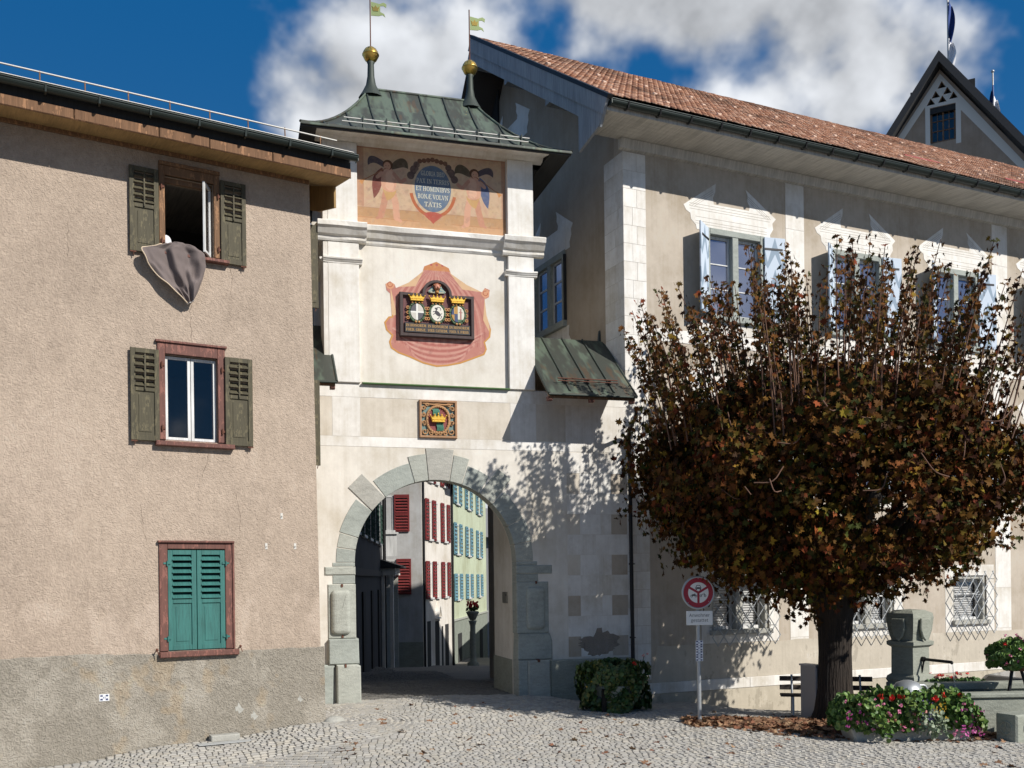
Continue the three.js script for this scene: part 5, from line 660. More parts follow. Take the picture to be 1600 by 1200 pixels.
// ---------- steep gable of a tall house on the rise behind ----------
{
  const KG = 1.45;
  const t = thing('gabled_house', 'steep dark gable with triangular vents rising behind the terracotta roof', 'house', [18.74 * KG, 2.6 * (1 - KG), -42 * KG], -Math.atan2(0.47157, 0.88183));
  const A = 24.75, k = 1.45, field = mat([0.42, 0.32, 0.24], { map: again(T.lime, 4), bump: T.limeBump, bs: 0.004 }), wOpen = hole(-0.36, 0.66, 21.3, 22.84), tri = (u, v) => [[u - 0.17, v], [u + 0.17, v], [u, v + 0.3]];
  const vents = [[0.12, 23.62], [-0.12, 23.25], [0.34, 23.32], [-0.32, 22.98], [0.14, 23.0], [0.58, 23.06]].map(p => tri(...p));
  part('gable_wall', poly([[-4.6, -3], [5.2, -3], [5.2, A - 0.2 - 5.2 * 1.38], [0.05, A - 0.3], [-4.6, A - 0.2 - 4.6 * 1.45]], -0.3, 0, 0, [wOpen, ...vents]), field, t);
  part('vent_backing', ex(-1.2, 1.4, 20.9, 24, -0.7, -0.6), M.darkBoard, t);
  part('white_border', [poly([[-0.55, 21.1], [-0.36, 21.1], [-0.36, 22.86], [0.66, 22.86], [0.66, 21.1], [0.86, 21.1], [0.86, 22.5], [3.9, 18.4], [4.2, 18.4], [0.06, A - 0.5], [-3.6, 19.2], [-3.3, 19.2], [-0.55, 22.95]], 0.001, 0.008, 0, vents.map(p => p.slice()))], mat([0.75, 0.69, 0.6]), t);
  const w = part('window', [poly(hole(-0.36, 0.66, 21.3, 22.84), -0.2, -0.12, 0, [hole(-0.28, 0.12, 21.4, 22.7), hole(0.18, 0.58, 21.4, 22.7)]), ...[21.83, 22.26].map(v => ex(-0.28, 0.58, v, v + 0.03, -0.19, -0.14)), ex(-0.09, -0.06, 21.4, 22.7, -0.19, -0.14), ex(0.37, 0.4, 21.4, 22.7, -0.19, -0.14)], M.brownWood, t); part('pane', ex(-0.28, 0.58, 21.4, 22.7, -0.178, -0.17), M.glass, w); part('lintel_dark_board', ex(-0.36, 0.66, 22.6, 22.84, -0.11, -0.02), M.darkBoard, w);  // dark board across the top of the window opening
  const rl = (s, kk, wd) => across([[0.06, A + 0.27], [0.06 + s * wd, A + 0.27 - wd * kk], [0.06 + s * wd, A - 0.18 - wd * kk], [0.06, A - 0.2]], -9, 0.55);
  part('roof', rl(-1, 1.45, 5), M.slate, t); part('roof', rl(1, 1.38, 5.6), M.slate, t);
  part('side_wall', [ex(-4.6, -4.3, -3, 17.6, -9, -0.31), ex(4.9, 5.2, -3, 17, -9, -0.31)], field, t);
  const flag = (u, v0, v1, o, blueTop) => { const f = thing('flagpole', blueTop ? 'tall white flagpole on the gable ridge with limp blue and white flag' : 'short flagpole right of the gable with drooping blue and white flag', 'flagpole', [18.74 * KG, 2.6 * (1 - KG), -42 * KG], -Math.atan2(0.47157, 0.88183));
    f.scale.setScalar(KG); part('pole', rod(V3(u, v0, o), V3(u, v1, o), 0.045, 8, 0.03), M.paleMetal, f); part('knob', ball(0.07, u, v1, o, 8, 6), M.galv, f);
    const cloth = (va, vb, dx, m, name, ph) => { const p = [], ix = []; const N = 12, Q = 6; for (let j = 0; j <= N; j++) for (let i = 0; i <= Q; i++) { const s = j / N, x = i / Q, wd = (0.1 + 0.2 * Math.sin(Math.PI * Math.min(1, s * 0.9 + 0.1))) * dx; p.push(u + 0.03 + x * wd, va + (vb - va) * s - x * 0.2, o + 0.14 * Math.sin(x * 6 + s * 3 + ph)); } for (let j = 0; j < N; j++) for (let i = 0; i < Q; i++) { const a = j * (Q + 1) + i; ix.push(a, a + 1, a + Q + 1, a + 1, a + Q + 2, a + Q + 1); } const g = new THREE.BufferGeometry(); g.setAttribute('position', new THREE.Float32BufferAttribute(p, 3)); g.setIndex(ix); g.computeVertexNormals(); part(name, g, m, f); };
    const blue = mat([0.03, 0.07, 0.25], { rough: 0.8 }), white = mat([0.8, 0.8, 0.82], { rough: 0.8 });
    if (blueTop) { cloth(27.9, 26.2, 0.9, blue, 'flag_blue_half', 0); cloth(26.25, 25.0, 1, white, 'flag_white_half', 1); } else { cloth(23.6, 22.2, -0.6, blue, 'flag_blue_half', 0); cloth(23.1, 21.2, 0.9, white, 'flag_white_half', 1); } };
  t.scale.setScalar(KG);
  flag(0.32, 24.4, 30.5, -1.2, true); flag(2.08, 20.6, 24.2, -0.8, false);
}

// ---------- street seen through the arch ----------
{
  const K = 1.3, lane = (x, z) => [x * K, 2.6 * (1 - K), z * K];   // the lane falls away from the gate, so its houses stand well below the square
  const street = (a, b, c, d, m, parent, sh, slatN = 9) => { // opening with frame, pane and louvred leaves; a..b, c..d
    const w = part('window', [ex(a, a + 0.07, c, d, -0.1, 0.02), ex(b - 0.07, b, c, d, -0.1, 0.02), ex(a + 0.07, b - 0.07, d - 0.07, d, -0.1, 0.02), ex(a - 0.06, b + 0.06, c - 0.06, c + 0.02, -0.1, 0.09), ex((a + b) / 2 - 0.03, (a + b) / 2 + 0.03, c, d - 0.07, -0.1, 0.0)], M.whiteWood, parent); part('pane', ex(a + 0.07, b - 0.07, c + 0.02, d - 0.07, -0.07, -0.06), M.mirrorGlass, w);
    for (const [x0, x1] of sh) { const f = part('shutter', [ex(x0, x0 + 0.06, c - 0.03, d + 0.03, 0.03, 0.07), ex(x1 - 0.06, x1, c - 0.03, d + 0.03, 0.03, 0.07), ...[c - 0.03, (c + d) / 2 - 0.04, d - 0.05].map(v => ex(x0 + 0.06, x1 - 0.06, v, v + 0.08, 0.03, 0.07))], m, parent); for (let k = 0; k < slatN; k++) part('slat', cbox(x1 - x0 - 0.1, (d - c) / slatN * 0.95, 0.012, 0.002).rotateX(-0.7).translate((x0 + x1) / 2, c + (d - c) * (k + 0.5) / slatN, 0.05), m, f); } };
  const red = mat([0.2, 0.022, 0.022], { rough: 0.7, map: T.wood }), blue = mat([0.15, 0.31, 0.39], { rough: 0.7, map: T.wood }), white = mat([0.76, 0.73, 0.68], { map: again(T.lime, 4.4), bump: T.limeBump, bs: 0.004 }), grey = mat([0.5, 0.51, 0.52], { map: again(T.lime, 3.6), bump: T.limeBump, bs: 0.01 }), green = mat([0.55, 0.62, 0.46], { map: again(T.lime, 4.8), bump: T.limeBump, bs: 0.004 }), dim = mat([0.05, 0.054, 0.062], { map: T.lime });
  // grey-fronted corner house with a white flank down the street
  const fw = Math.atan2(1, 0.175), h1 = thing('red_shuttered_house', 'pale house with dark red shutters standing in the lane behind the arch', 'house', lane(-3.42, -37), 0);
  part('front_wall', ex(-6, -0.005, -3, 9.5, -0.4, 0), grey, h1); part('base_course', ex(-6, 0.01, -3, 0.25, 0.001, 0.04), M.fountainStone, h1);
  street(-1.7, -1.06, 4.5, 5.85, red, h1, [[-1.04, -0.46]], 12); street(-1.65, -0.98, 2.1, 3.4, red, h1, [[-0.98, -0.42]], 12);
  const flank = new THREE.Group(); { // flank: u runs away from us
    const fl = part('flank_wall', ex(0.0, 4.82, -3, 9.5, -0.4, 0), white, h1); fl.rotation.y = fw; fl.position.set(0, 0, 0.001);
    const holder = fl; for (const [c, d] of [[4.2, 5.75], [1.9, 3.32], [6.5, 8]]) { street(0.98, 1.46, c, d, red, holder, [[0.42, 0.92], [1.52, 2.02]], 11); street(2.08, 2.5, c, d, red, holder, []); street(3.42, 3.9, c, d, red, holder, [[2.9, 3.38], [3.96, 4.4]], 11); }
    for (const [a, b, d] of [[0.62, 1.15, 1.0], [1.85, 2.5, 0.95], [2.9, 3.15, 0.7], [3.5, 4.1, 0.75]]) part('doorway', [ex(a, b, -2.5, d, 0.001, 0.012)], M.darkBoard, holder);
    part('door_gable', poly([[1.8, 1.05], [2.6, 1.05], [2.2, 1.75]], 0.0, 0.15, 0, [[[1.95, 1.12], [2.45, 1.12], [2.2, 1.58]]]), M.limeWhite2, holder);
    part('downpipe', [rod(V3(0.06, -1, 0.06), V3(0.06, 9.4, 0.06), 0.045, 8), rod(V3(4.74, -1.4, 0.06), V3(4.74, 9.4, 0.06), 0.05, 8)], M.blackMetal, holder);
    part('red_bay', [poly([[3.2, 7.25], [4.75, 7.25], [4.6, 6.75], [3.4, 6.75]], 0, 0.75, 0.02), ex(3.2, 4.75, 7.25, 7.4, 0, 0.85), ex(3.3, 4.65, 7.4, 8.6, 0, 0.7)], red, holder); }
  part('roof', poly([[-6.3, 9.4], [1.6, 9.4], [-2.4, 12.4]], -6, 0.5), M.slate, h1);
  // green house further down
  const h2 = thing('green_house', 'pale green house with light blue shutters at the end of the lane', 'house', lane(-2.59, -41.78), Math.atan2(1, 0.098));
  part('wall', poly([[0, 0.8], [12, 0.8], [12, 7.6], [9.5, 10.4], [0, 10.4]], -0.4, 0), green, h2); part('base_storey', ex(0, 12, -4, 0.795, -0.4, 0.03), mat([0.3, 0.33, 0.28], { map: T.stone }), h2); part('cornice', ex(-0.02, 12.02, 0.8, 0.88, 0, 0.08), M.greenStone2, h2);
  for (const [c, d] of [[6.0, 7.6], [3.75, 5.1], [1.72, 2.85]]) for (const u of [1.7, 5.2, 9.0]) street(u - 0.42, u + 0.42, c, d, blue, h2, [[u - 1.15, u - 0.46], [u + 0.46, u + 1.15]], 8);
  for (const [a, b, d] of [[1.3, 2.4, 0.2], [5, 6, 0.1], [8.7, 9.8, 0.0]]) part('doorway', ex(a, b, -4, d, 0.031, 0.05), M.darkBoard, h2); part('roof', poly([[-0.4, 10.4], [9.6, 10.4], [5, 13]], -7, 0.6), M.slate, h2); part('end_wall', ex(11.7, 12, -4, 7.5, -6, -0.401), green, h2);
  // dark house on the left of the lane
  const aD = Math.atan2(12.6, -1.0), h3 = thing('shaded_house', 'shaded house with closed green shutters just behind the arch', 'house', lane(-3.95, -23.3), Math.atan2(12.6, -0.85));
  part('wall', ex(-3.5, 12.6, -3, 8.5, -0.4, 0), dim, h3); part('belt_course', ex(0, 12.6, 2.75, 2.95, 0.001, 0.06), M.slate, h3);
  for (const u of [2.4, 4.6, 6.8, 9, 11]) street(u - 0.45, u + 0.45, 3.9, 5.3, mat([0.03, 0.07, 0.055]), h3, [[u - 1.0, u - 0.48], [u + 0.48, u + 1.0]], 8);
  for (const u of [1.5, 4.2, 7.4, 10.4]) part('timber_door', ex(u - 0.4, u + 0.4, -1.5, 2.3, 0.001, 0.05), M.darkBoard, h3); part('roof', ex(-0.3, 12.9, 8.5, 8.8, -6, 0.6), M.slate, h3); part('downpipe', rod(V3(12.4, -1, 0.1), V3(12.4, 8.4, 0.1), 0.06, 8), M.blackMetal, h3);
  // porch beside it
  const h4 = thing('porch', 'small white porch with tiled hood and railing beyond the shaded house', 'porch', lane(-4.72, -35.8), 0);
  part('post', ex(0.0, 0.1, -1.2, 2.8, 0.6, 0.75), M.limeWhite2, h4); part('post', ex(0.3, 0.42, -1.2, 2.8, 0.6, 0.75), M.limeWhite2, h4); part('beam', ex(-0.3, 0.5, 2.8, 3.05, -0.8, 0.8), M.limeWhite2, h4); part('door', ex(-0.2, 0.42, -1.2, 2.75, -0.8, -0.7), M.greyStone, h4);
  part('hood', poly([[-0.4, 3.06], [0.72, 3.06], [0.72, 3.12], [-0.4, 3.5]], -0.9, 0.9), M.slate, h4); part('railing', [ex(-0.3, 0.4, 3.52, 4.35, -0.7, -0.66), ex(-0.35, 0.46, 4.35, 4.42, -0.74, -0.6)], M.whiteWood, h4);
  // last house
  const h5 = thing('far_house', 'dim distant house with grey roof at the end of the lane', 'house', lane(-2.4, -60), -0.1);
  part('wall', ex(0, 9, -5, 5.3, -5, 0), mat([0.35, 0.35, 0.36]), h5); part('roof', along([[0.5, 5.2], [-2.6, 7.2], [-5.6, 5.2]], -0.4, 9.4), mat([0.25, 0.25, 0.25]), h5); { const w = part('window', ex(1.2, 2.0, 1.6, 3.2, 0.001, 0.06), M.whiteWood, h5); part('pane', ex(1.28, 1.92, 1.68, 3.12, 0.06, 0.07), M.mirrorGlass, w); } part('garage_door', ex(1.0, 4, -4, -0.4, 0.001, 0.05), red, h5);
  // houses on the sunny side of the lane, outside the view: added to throw the shadow along the house fronts
  const h6 = thing('unseen_lane_house', 'unseen low house added on the right of the lane to shade the house fronts', 'house', [2.9, 0, -52], Math.atan2(12, 0.3));
  part('wall', ex(0, 24, -6, 3.6, 0, 5), grey, h6); part('roof', along([[-0.4, 3.55], [2.5, 4.9], [5.4, 3.55]], -0.3, 24.3), M.slate, h6);
  // pillar fountain with geraniums in the lane
  const c = thing('flower_column', 'stone column in the lane topped by red geraniums', 'column', [-1.48 * K, 2.6 + (-0.62 - 2.6) * K, -36 * K], 0);
  part('shaft', lathe([[0.3, -0.4], [0.34, 0.12], [0.2, 0.2], [0.17, 0.4], [0.15, 1.5], [0.2, 1.62], [0.24, 1.7], [0, 1.7]], 12), M.fountainStone, c); part('bowl', lathe([[0.0, 1.7], [0.16, 1.72], [0.33, 1.95], [0.38, 2.02], [0.3, 2.05], [0, 2.05]], 16), M.fountainStone, c);
  const r = rng(8), gs = [], gl = []; for (let k = 0; k < 60; k++) { const a = r() * 6.28, q = 0.34 * Math.sqrt(r()); gs.push(new THREE.IcosahedronGeometry(0.045, 0).translate(q * Math.cos(a), 2.2 + 0.22 * r(), q * Math.sin(a))); gl.push(new THREE.CircleGeometry(0.07, 5).rotateX(-1 + r()).rotateY(r() * 6).translate(1.1 * q * Math.cos(a), 2.06 + 0.18 * r(), 1.1 * q * Math.sin(a))); }
  const fl = part('geranium_leaves', gl, M.leafGreen, c); part('geranium_blossoms', gs, mat([0.55, 0.01, 0.015], { rough: 0.6 }), c); fl.userData.kind = 'stuff';
  for (const o of [h1, h2, h3, h4, h5]) o.scale.setScalar(K); c.scale.set(0.85, K, 0.85);
}

// ---------- things on the square ----------
const G0 = (x, z) => hgt(x, z);
{ // traffic sign
  const x = 3.55, z = -18.6, y = G0(x, z), top = 2.62; const t = thing('traffic_sign', 'round red no-vehicles sign with a white plate on a grey post', 'sign', [x, 0, z], 0.06);
  part('post', [rod(V3(0.02, y - 0.1, 0), V3(0, top - 0.05, 0), 0.04, 12)], M.galv, t); part('post_cap', ball(0.041, 0, top - 0.05, 0, 10, 6), M.galv, t);
  const face = canvasTex(512, 512, (g) => { const c = 256; g.fillStyle = '#a3132a'; g.fillRect(0, 0, 512, 512); g.fillStyle = '#eceae4'; g.beginPath(); g.arc(c, c, 178, 0, 7); g.fill(); g.strokeStyle = '#a3132a'; g.lineWidth = 40; for (const a of [Math.PI / 2, Math.PI * 7 / 6, -Math.PI / 6]) { g.beginPath(); g.moveTo(c, c); g.lineTo(c + 185 * Math.cos(a), c + 185 * Math.sin(a)); g.stroke(); }
    g.fillStyle = '#17171a'; g.strokeStyle = '#17171a'; // car, front view
    g.lineWidth = 9; g.beginPath(); g.moveTo(214, 168); g.lineTo(228, 132); g.lineTo(284, 132); g.lineTo(298, 168); g.closePath(); g.stroke(); g.fillRect(205, 166, 102, 26); g.fillRect(210, 188, 22, 20); g.fillRect(280, 188, 22, 20); g.fillStyle = '#eceae4'; g.fillRect(214, 172, 16, 9); g.fillRect(282, 172, 16, 9);
    g.fillStyle = '#17171a'; const bike = (x, y, s) => { g.lineWidth = 8; for (const q of [-36, 36]) { g.beginPath(); g.arc(x + q, y + 14, 17, 0, 7); g.stroke(); } g.beginPath(); g.moveTo(x - 36, y + 12); g.lineTo(x - 8, y - 14); g.lineTo(x + 24, y - 12); g.lineTo(x + 36, y + 14); g.moveTo(x + 24, y - 12); g.lineTo(x + 18, y - 34); g.stroke(); if (s) { g.beginPath(); g.ellipse(x, y - 4, 36, 15, 0, 0, 7); g.fill(); } }; bike(176, 300, true); bike(336, 296, false); });
  const disc = part('sign_disc', fitUV(new THREE.CylinderGeometry(0.285, 0.285, 0.02, 40).rotateX(Math.PI / 2).translate(0, 2.3, 0.075), -0.285, 0.285, 2.015, 2.585), mat([0.95, 0.95, 0.95], { map: face, rough: 0.35 }), t);
  part('rim', [new THREE.TorusGeometry(0.3, 0.022, 8, 44).translate(0, 2.3, 0.068), new THREE.CylinderGeometry(0.3, 0.3, 0.012, 40).rotateX(Math.PI / 2).translate(0, 2.3, 0.056)], M.galv, disc);
  for (const [a, b] of [[0, 0.27], [-0.2, -0.19], [0.2, -0.17]]) part('rivet', ball(0.009, a, 2.3 + b, 0.087, 6, 4), M.galv, disc);
  const txt = canvasTex(512, 270, (g, w, h) => { g.fillStyle = '#e7e6e1'; g.fillRect(0, 0, w, h); g.fillStyle = '#1a1a1c'; g.textAlign = 'center'; g.font = '86px sans-serif'; g.fillText('Anwohner', w / 2, 112); g.fillText('gestattet', w / 2, 208); });
  part('text_plate', fitUV(ex(-0.235, 0.275, 1.68, 1.95, 0.06, 0.075, 0.004), -0.235, 0.275, 1.68, 1.95), mat([1, 1, 1], { map: txt, rough: 0.4 }), t);
  for (let k = 0; k < 4; k++) part('sticker_plate', fitUV(ex(-0.055, 0.085, 0.99 + k * 0.1, 1.083 + k * 0.1, 0.045, 0.052), -0.055, 0.085, 0.99 + k * 0.1, 1.083 + k * 0.1), chequerMat, t); part('clamp', [rod(V3(0, 1.86, 0), V3(0, 1.89, 0), 0.05, 10), rod(V3(0, 2.3, 0), V3(0, 2.33, 0), 0.05, 10), ex(-0.03, 0.03, 1.8, 1.84, 0.03, 0.06)], M.galv, t);
}
{ // bench
  const x = 6.45, z = -19.95, y = G0(x, z) - 0.02; const t = thing('bench', 'dark wooden slatted bench behind the tree trunk', 'bench', [x, y, z], -0.22);
  const wd = mat([0.06, 0.045, 0.035], { map: T.wood, rough: 0.8 });
  for (const v of [0.58, 0.76]) part('back_slat', cbox(1.85, 0.1, 0.045, 0.008).rotateX(-0.2).translate(0, v, -0.22 - (v - 0.45) * 0.2), wd, t); for (const o of [-0.12, 0.02, 0.16]) part('seat_slat', cbox(1.85, 0.035, 0.11, 0.006).translate(0, 0.45, o), wd, t);
  for (const u of [-0.68, 0.68]) { part('leg', [rod(V3(u, 0, -0.26), V3(u, 0.44, -0.17), 0.028, 6), rod(V3(u, 0.44, -0.18), V3(u, 0.84, -0.3), 0.026, 6)], M.galv, t); part('leg', [rod(V3(u, 0, 0.2), V3(u, 0.43, 0.15), 0.028, 6), rod(V3(u, 0.42, -0.2), V3(u, 0.42, 0.2), 0.026, 6)], M.galv, t); }
}
{ const x = 6.02, z = -19.62, y = G0(x, z); const t = thing('utility_cabinet', 'grey metal cabinet standing just left of the tree trunk', 'cabinet', [x, y, z], 0.5); part('body', cbox(0.16, 1.06, 0.42, 0.012).translate(0, 0.53, 0), mat([0.36, 0.35, 0.34], { rough: 0.5, metal: 0.2 }), t); part('lid', cbox(0.2, 0.035, 0.46, 0.01).translate(0, 1.08, 0), mat([0.42, 0.41, 0.4], { rough: 0.5 }), t); for (const q of [-0.05, 0, 0.05]) part('rib', cbox(0.012, 1.0, 0.012, 0.003).translate(q, 0.53, 0.214), M.galv, t); }
// fountain
const FB = new Frame(7.55, -17.62, 0.04);
{
  const t = thing('fountain', 'green grey stone fountain with carved pillar, iron spout and basin', 'fountain', [0, 0, 0]); const y0 = -0.75, rim = 0.42;
  const B = new THREE.Group(); const place = o => { o.position.set(FB.x, 0, FB.z); o.rotation.y = FB.a; return o; };
  // basin: local u right, off towards viewer (negative = back)
  const w = 1.5, L = 6;
  place(part('basin_wall', ex(0, L, y0, rim - 0.1, -0.22, 0, 0.02), M.fountainStone, t)); place(part('basin_wall', ex(0, 0.22, y0, rim - 0.1, -w, -0.221, 0.02), M.fountainStone, t)); place(part('basin_wall', ex(0.221, L, y0, rim - 0.1, -w, -w + 0.22, 0.02), M.fountainStone, t)); place(part('basin_wall', ex(L - 0.22, L - 0.001, y0, rim - 0.1, -w + 0.221, -0.221, 0.02), M.fountainStone, t));
  for (let k = 0; k < 3; k++) { place(part('rim_stone', ex(-0.05 + k * 2.03, k * 2.03 + 1.97, rim - 0.099, rim, -0.26, 0.05, 0.025), M.fountainStone, t)); place(part('rim_stone', ex(0.26 + k * 1.95, k * 1.95 + 2.2, rim - 0.099, rim + 0.05, -w - 0.05, -w + 0.26, 0.025), M.fountainStone, t)); }
  place(part('rim_stone', ex(-0.05, 0.255, rim - 0.099, rim + 0.002, -w - 0.05, -0.265, 0.025), M.fountainStone, t)); place(part('basin_floor', ex(0.2, L - 0.2, y0, -0.35, -w + 0.2, -0.2), M.fountainStone, t));
  const water = place(part('water', ex(0.221, L - 0.221, 0.24, 0.3, -w + 0.221, -0.221), new THREE.MeshPhysicalMaterial({ color: lin(0.05, 0.07, 0.06), roughness: 0.06, bumpMap: T.limeBump, bumpScale: 0.02 }), t));
  // pillar behind the left end
  const P = new Frame(8.05, -19.65, FB.a), ph = o => { o.position.set(P.x, 0, P.z); o.rotation.y = 0.54; o.scale.set(0.9, 1, 0.9); return o; };
  const yb = 0.18; ph(part('pillar_base', ex(-0.38, 0.38, -1.0, yb + 0.24, -0.38, 0.38, 0.03), M.fountainStone, t));
  const sq = (pts) => { const g = new THREE.LatheGeometry(pts.map(p => new THREE.Vector2(p[0] * Math.SQRT2, p[1])), 4); g.rotateY(Math.PI / 4); return g.toNonIndexed(); };
  const fl = g => { g.deleteAttribute('normal'); g.computeVertexNormals(); return g; };
  ph(part('pillar_shaft', [fl(sq([[0.34, yb + 0.24], [0.37, yb + 0.3], [0.35, yb + 0.37], [0.285, yb + 0.42], [0.28, yb + 0.95], [0.35, yb + 1.0], [0.355, yb + 1.07], [0.28, yb + 1.1]]))], M.fountainStone, t));
  ph(part('pillar_head', [fl(sq([[0.28, yb + 1.1], [0.33, yb + 1.3], [0.355, yb + 1.55], [0.34, yb + 1.64], [0.22, yb + 1.7], [0, yb + 1.72]]))], M.fountainStone, t));
  const shield = [[-0.16, 0.42], [0.16, 0.42], [0.17, 0.2], [0.1, 0.05], [0, -0.03], [-0.1, 0.05], [-0.17, 0.2]];
  for (const [ry, px, pz] of [[0, 0, 0.335], [-Math.PI / 2, -0.335, 0]]) { ph(part('carved_shield', [poly(shield, 0, 0.06, 0.015).translate(0, yb + 1.12, 0).rotateX(0.02).rotateY(ry).translate(px, 0, pz)], M.fountainStone, t)); if (!ry) ph(part('carved_emblem', [ex(-0.1, -0.05, yb + 1.44, yb + 1.52, 0.385, 0.41), ex(-0.03, 0.03, yb + 1.44, yb + 1.52, 0.385, 0.41), ex(0.05, 0.1, yb + 1.44, yb + 1.52, 0.385, 0.41), ex(-0.11, 0.11, yb + 1.38, yb + 1.43, 0.385, 0.41), ex(-0.08, -0.03, yb + 1.2, yb + 1.38, 0.385, 0.405), ex(0.03, 0.08, yb + 1.2, yb + 1.38, 0.385, 0.405), ex(-0.03, 0.03, yb + 1.3, yb + 1.34, 0.385, 0.405)], M.greenStone2, t)); }
  const sp = ph(part('spout', [rod(V3(0.02, yb + 0.72, 0.26), V3(0.02, yb + 0.7, 1.02), 0.03, 8), rod(V3(0.02, yb + 0.72, 0.26), V3(0.02, yb + 0.72, 0.36), 0.05, 8), ball(0.036, 0.02, yb + 0.69, 1.02, 8, 6), rod(V3(0.02, yb + 0.7, 0.34), V3(0.02, yb + 0.45, 0.28), 0.02, 6)], M.blackMetal, t));
  ph(part('water_jet', tube([V3(0.02, yb + 0.68, 1.03), V3(0.02, yb + 0.5, 1.06), V3(0.02, yb + 0.3, 1.085), V3(0.02, yb + 0.12, 1.1)], 0.012, 14, 6), new THREE.MeshPhysicalMaterial({ color: 0xffffff, roughness: 0.1, transmission: 0.9, thickness: 0.02, ior: 1.33 }), t));
}
{ const x = 8.72, z = -16.95, y = G0(x, z) - 0.03; const t = thing('stone_block', 'squared stone block with carved round emblem before the fountain basin', 'stone block', [x, y, z], 0.46);
  part('block', cbox(0.75, 0.52, 0.42, 0.03).translate(0.2, 0.26, 0), M.fountainStone, t); part('roundel', [new THREE.TorusGeometry(0.115, 0.014, 6, 24).translate(0.12, 0.28, 0.212), rod(V3(0.06, 0.2, 0.214), V3(0.18, 0.37, 0.214), 0.013, 5), rod(V3(0.06, 0.3, 0.214), V3(0.16, 0.26, 0.214), 0.013, 5)], M.greenStone2, t); part('roundel', [new THREE.TorusGeometry(0.11, 0.014, 6, 24).rotateY(Math.PI / 2).translate(-0.177, 0.28, 0), ex(-0.19, -0.175, 0.18, 0.38, -0.014, 0.014), ex(-0.19, -0.175, 0.266, 0.294, -0.1, 0.1)], M.fountainStone, t); }
{ const x = 7.12, z = -17.52, y = G0(x, z); const t = thing('metal_vessel', 'rounded grey metal vessel poking up behind the flower trough', 'vessel', [x, y, z], 0.4); t.scale.setScalar(1.2); part('body', [lathe([[0.0, 0.0], [0.22, 0.0], [0.24, 0.45], [0.24, 0.58], [0.22, 0.7], [0.16, 0.79], [0.06, 0.83], [0, 0.835]], 24), new THREE.TorusGeometry(0.24, 0.015, 6, 28).rotateX(Math.PI / 2).translate(0, 0.5, 0)], M.galv, t); part('handle', tube([V3(0.18, 0.74, 0), V3(0.34, 0.72, 0.02), V3(0.36, 0.5, 0.02), V3(0.25, 0.42, 0)], 0.022, 14, 6), M.galv, t); }
{ // parked car, mostly hidden behind the basin
  const x = 12.0, z = -22.7, y = G0(x, z); const t = thing('parked_car', 'dark grey car parked behind the fountain, only its roof showing', 'car', [x, y, z], FR.a + Math.PI);
  const paint = new THREE.MeshPhysicalMaterial({ color: lin(0.1, 0.1, 0.105), roughness: 0.35, metalness: 0.4, clearcoat: 0.8, clearcoatRoughness: 0.1 }), W = 1.7;
  const side = [[-2.05, 0.3], [-2.1, 0.55], [-2.02, 0.85], [-1.75, 0.95], [-1.45, 1.3], [-1.1, 1.43], [-0.3, 1.47], [0.35, 1.42], [0.95, 1.05], [1.2, 0.95], [1.85, 0.84], [2.05, 0.65], [2.08, 0.35], [1.75, 0.3], [1.65, 0.5], [1.4, 0.62], [1.15, 0.5], [1.05, 0.28], [-0.95, 0.28], [-1.05, 0.5], [-1.3, 0.62], [-1.55, 0.5], [-1.65, 0.3]];
  part('body', new THREE.ExtrudeGeometry(shapeOf(side), { depth: W - 0.2, bevelEnabled: true, bevelSize: 0.06, bevelOffset: -0.06, bevelThickness: 0.1, bevelSegments: 3 }).translate(0, 0, -(W - 0.2) / 2), paint, t);
  const gl = mat([0.02, 0.025, 0.03], { rough: 0.05, metal: 0.2 }); for (const s of [-1, 1]) part('side_window', poly([[-1.4, 0.98], [-1.1, 1.33], [-0.3, 1.38], [0.3, 1.33], [0.78, 1.0]], 0, 0.01).translate(0, 0, s > 0 ? W / 2 - 0.002 : -W / 2 - 0.008), gl, t);
  part('windscreen', cbox(0.012, 0.56, 1.3, 0.003).rotateZ(1.02).translate(0.685, 1.25, 0), gl, t); part('rear_window', cbox(0.012, 0.4, 1.25, 0.003).rotateZ(-0.7).translate(-1.635, 1.14, 0), gl, t);
  for (const [u, s] of [[1.4, 1], [1.4, -1], [-1.3, 1], [-1.3, -1]]) { const w = part('wheel', new THREE.CylinderGeometry(0.31, 0.31, 0.2, 20).rotateX(Math.PI / 2).translate(u, 0.31, s * 0.74), mat([0.02, 0.02, 0.02]), t); part('rim', new THREE.CylinderGeometry(0.2, 0.2, 0.21, 12).rotateX(Math.PI / 2).translate(u, 0.31, s * 0.74), M.galv, w); }
  for (const s of [-1, 1]) { part('headlight', cbox(0.06, 0.14, 0.32, 0.02).translate(2.03, 0.68, s * 0.6), M.paleMetal, t); part('tail_light', cbox(0.06, 0.2, 0.2, 0.02).translate(-2.05, 0.75, s * 0.66), M.redDrip, t); }
}
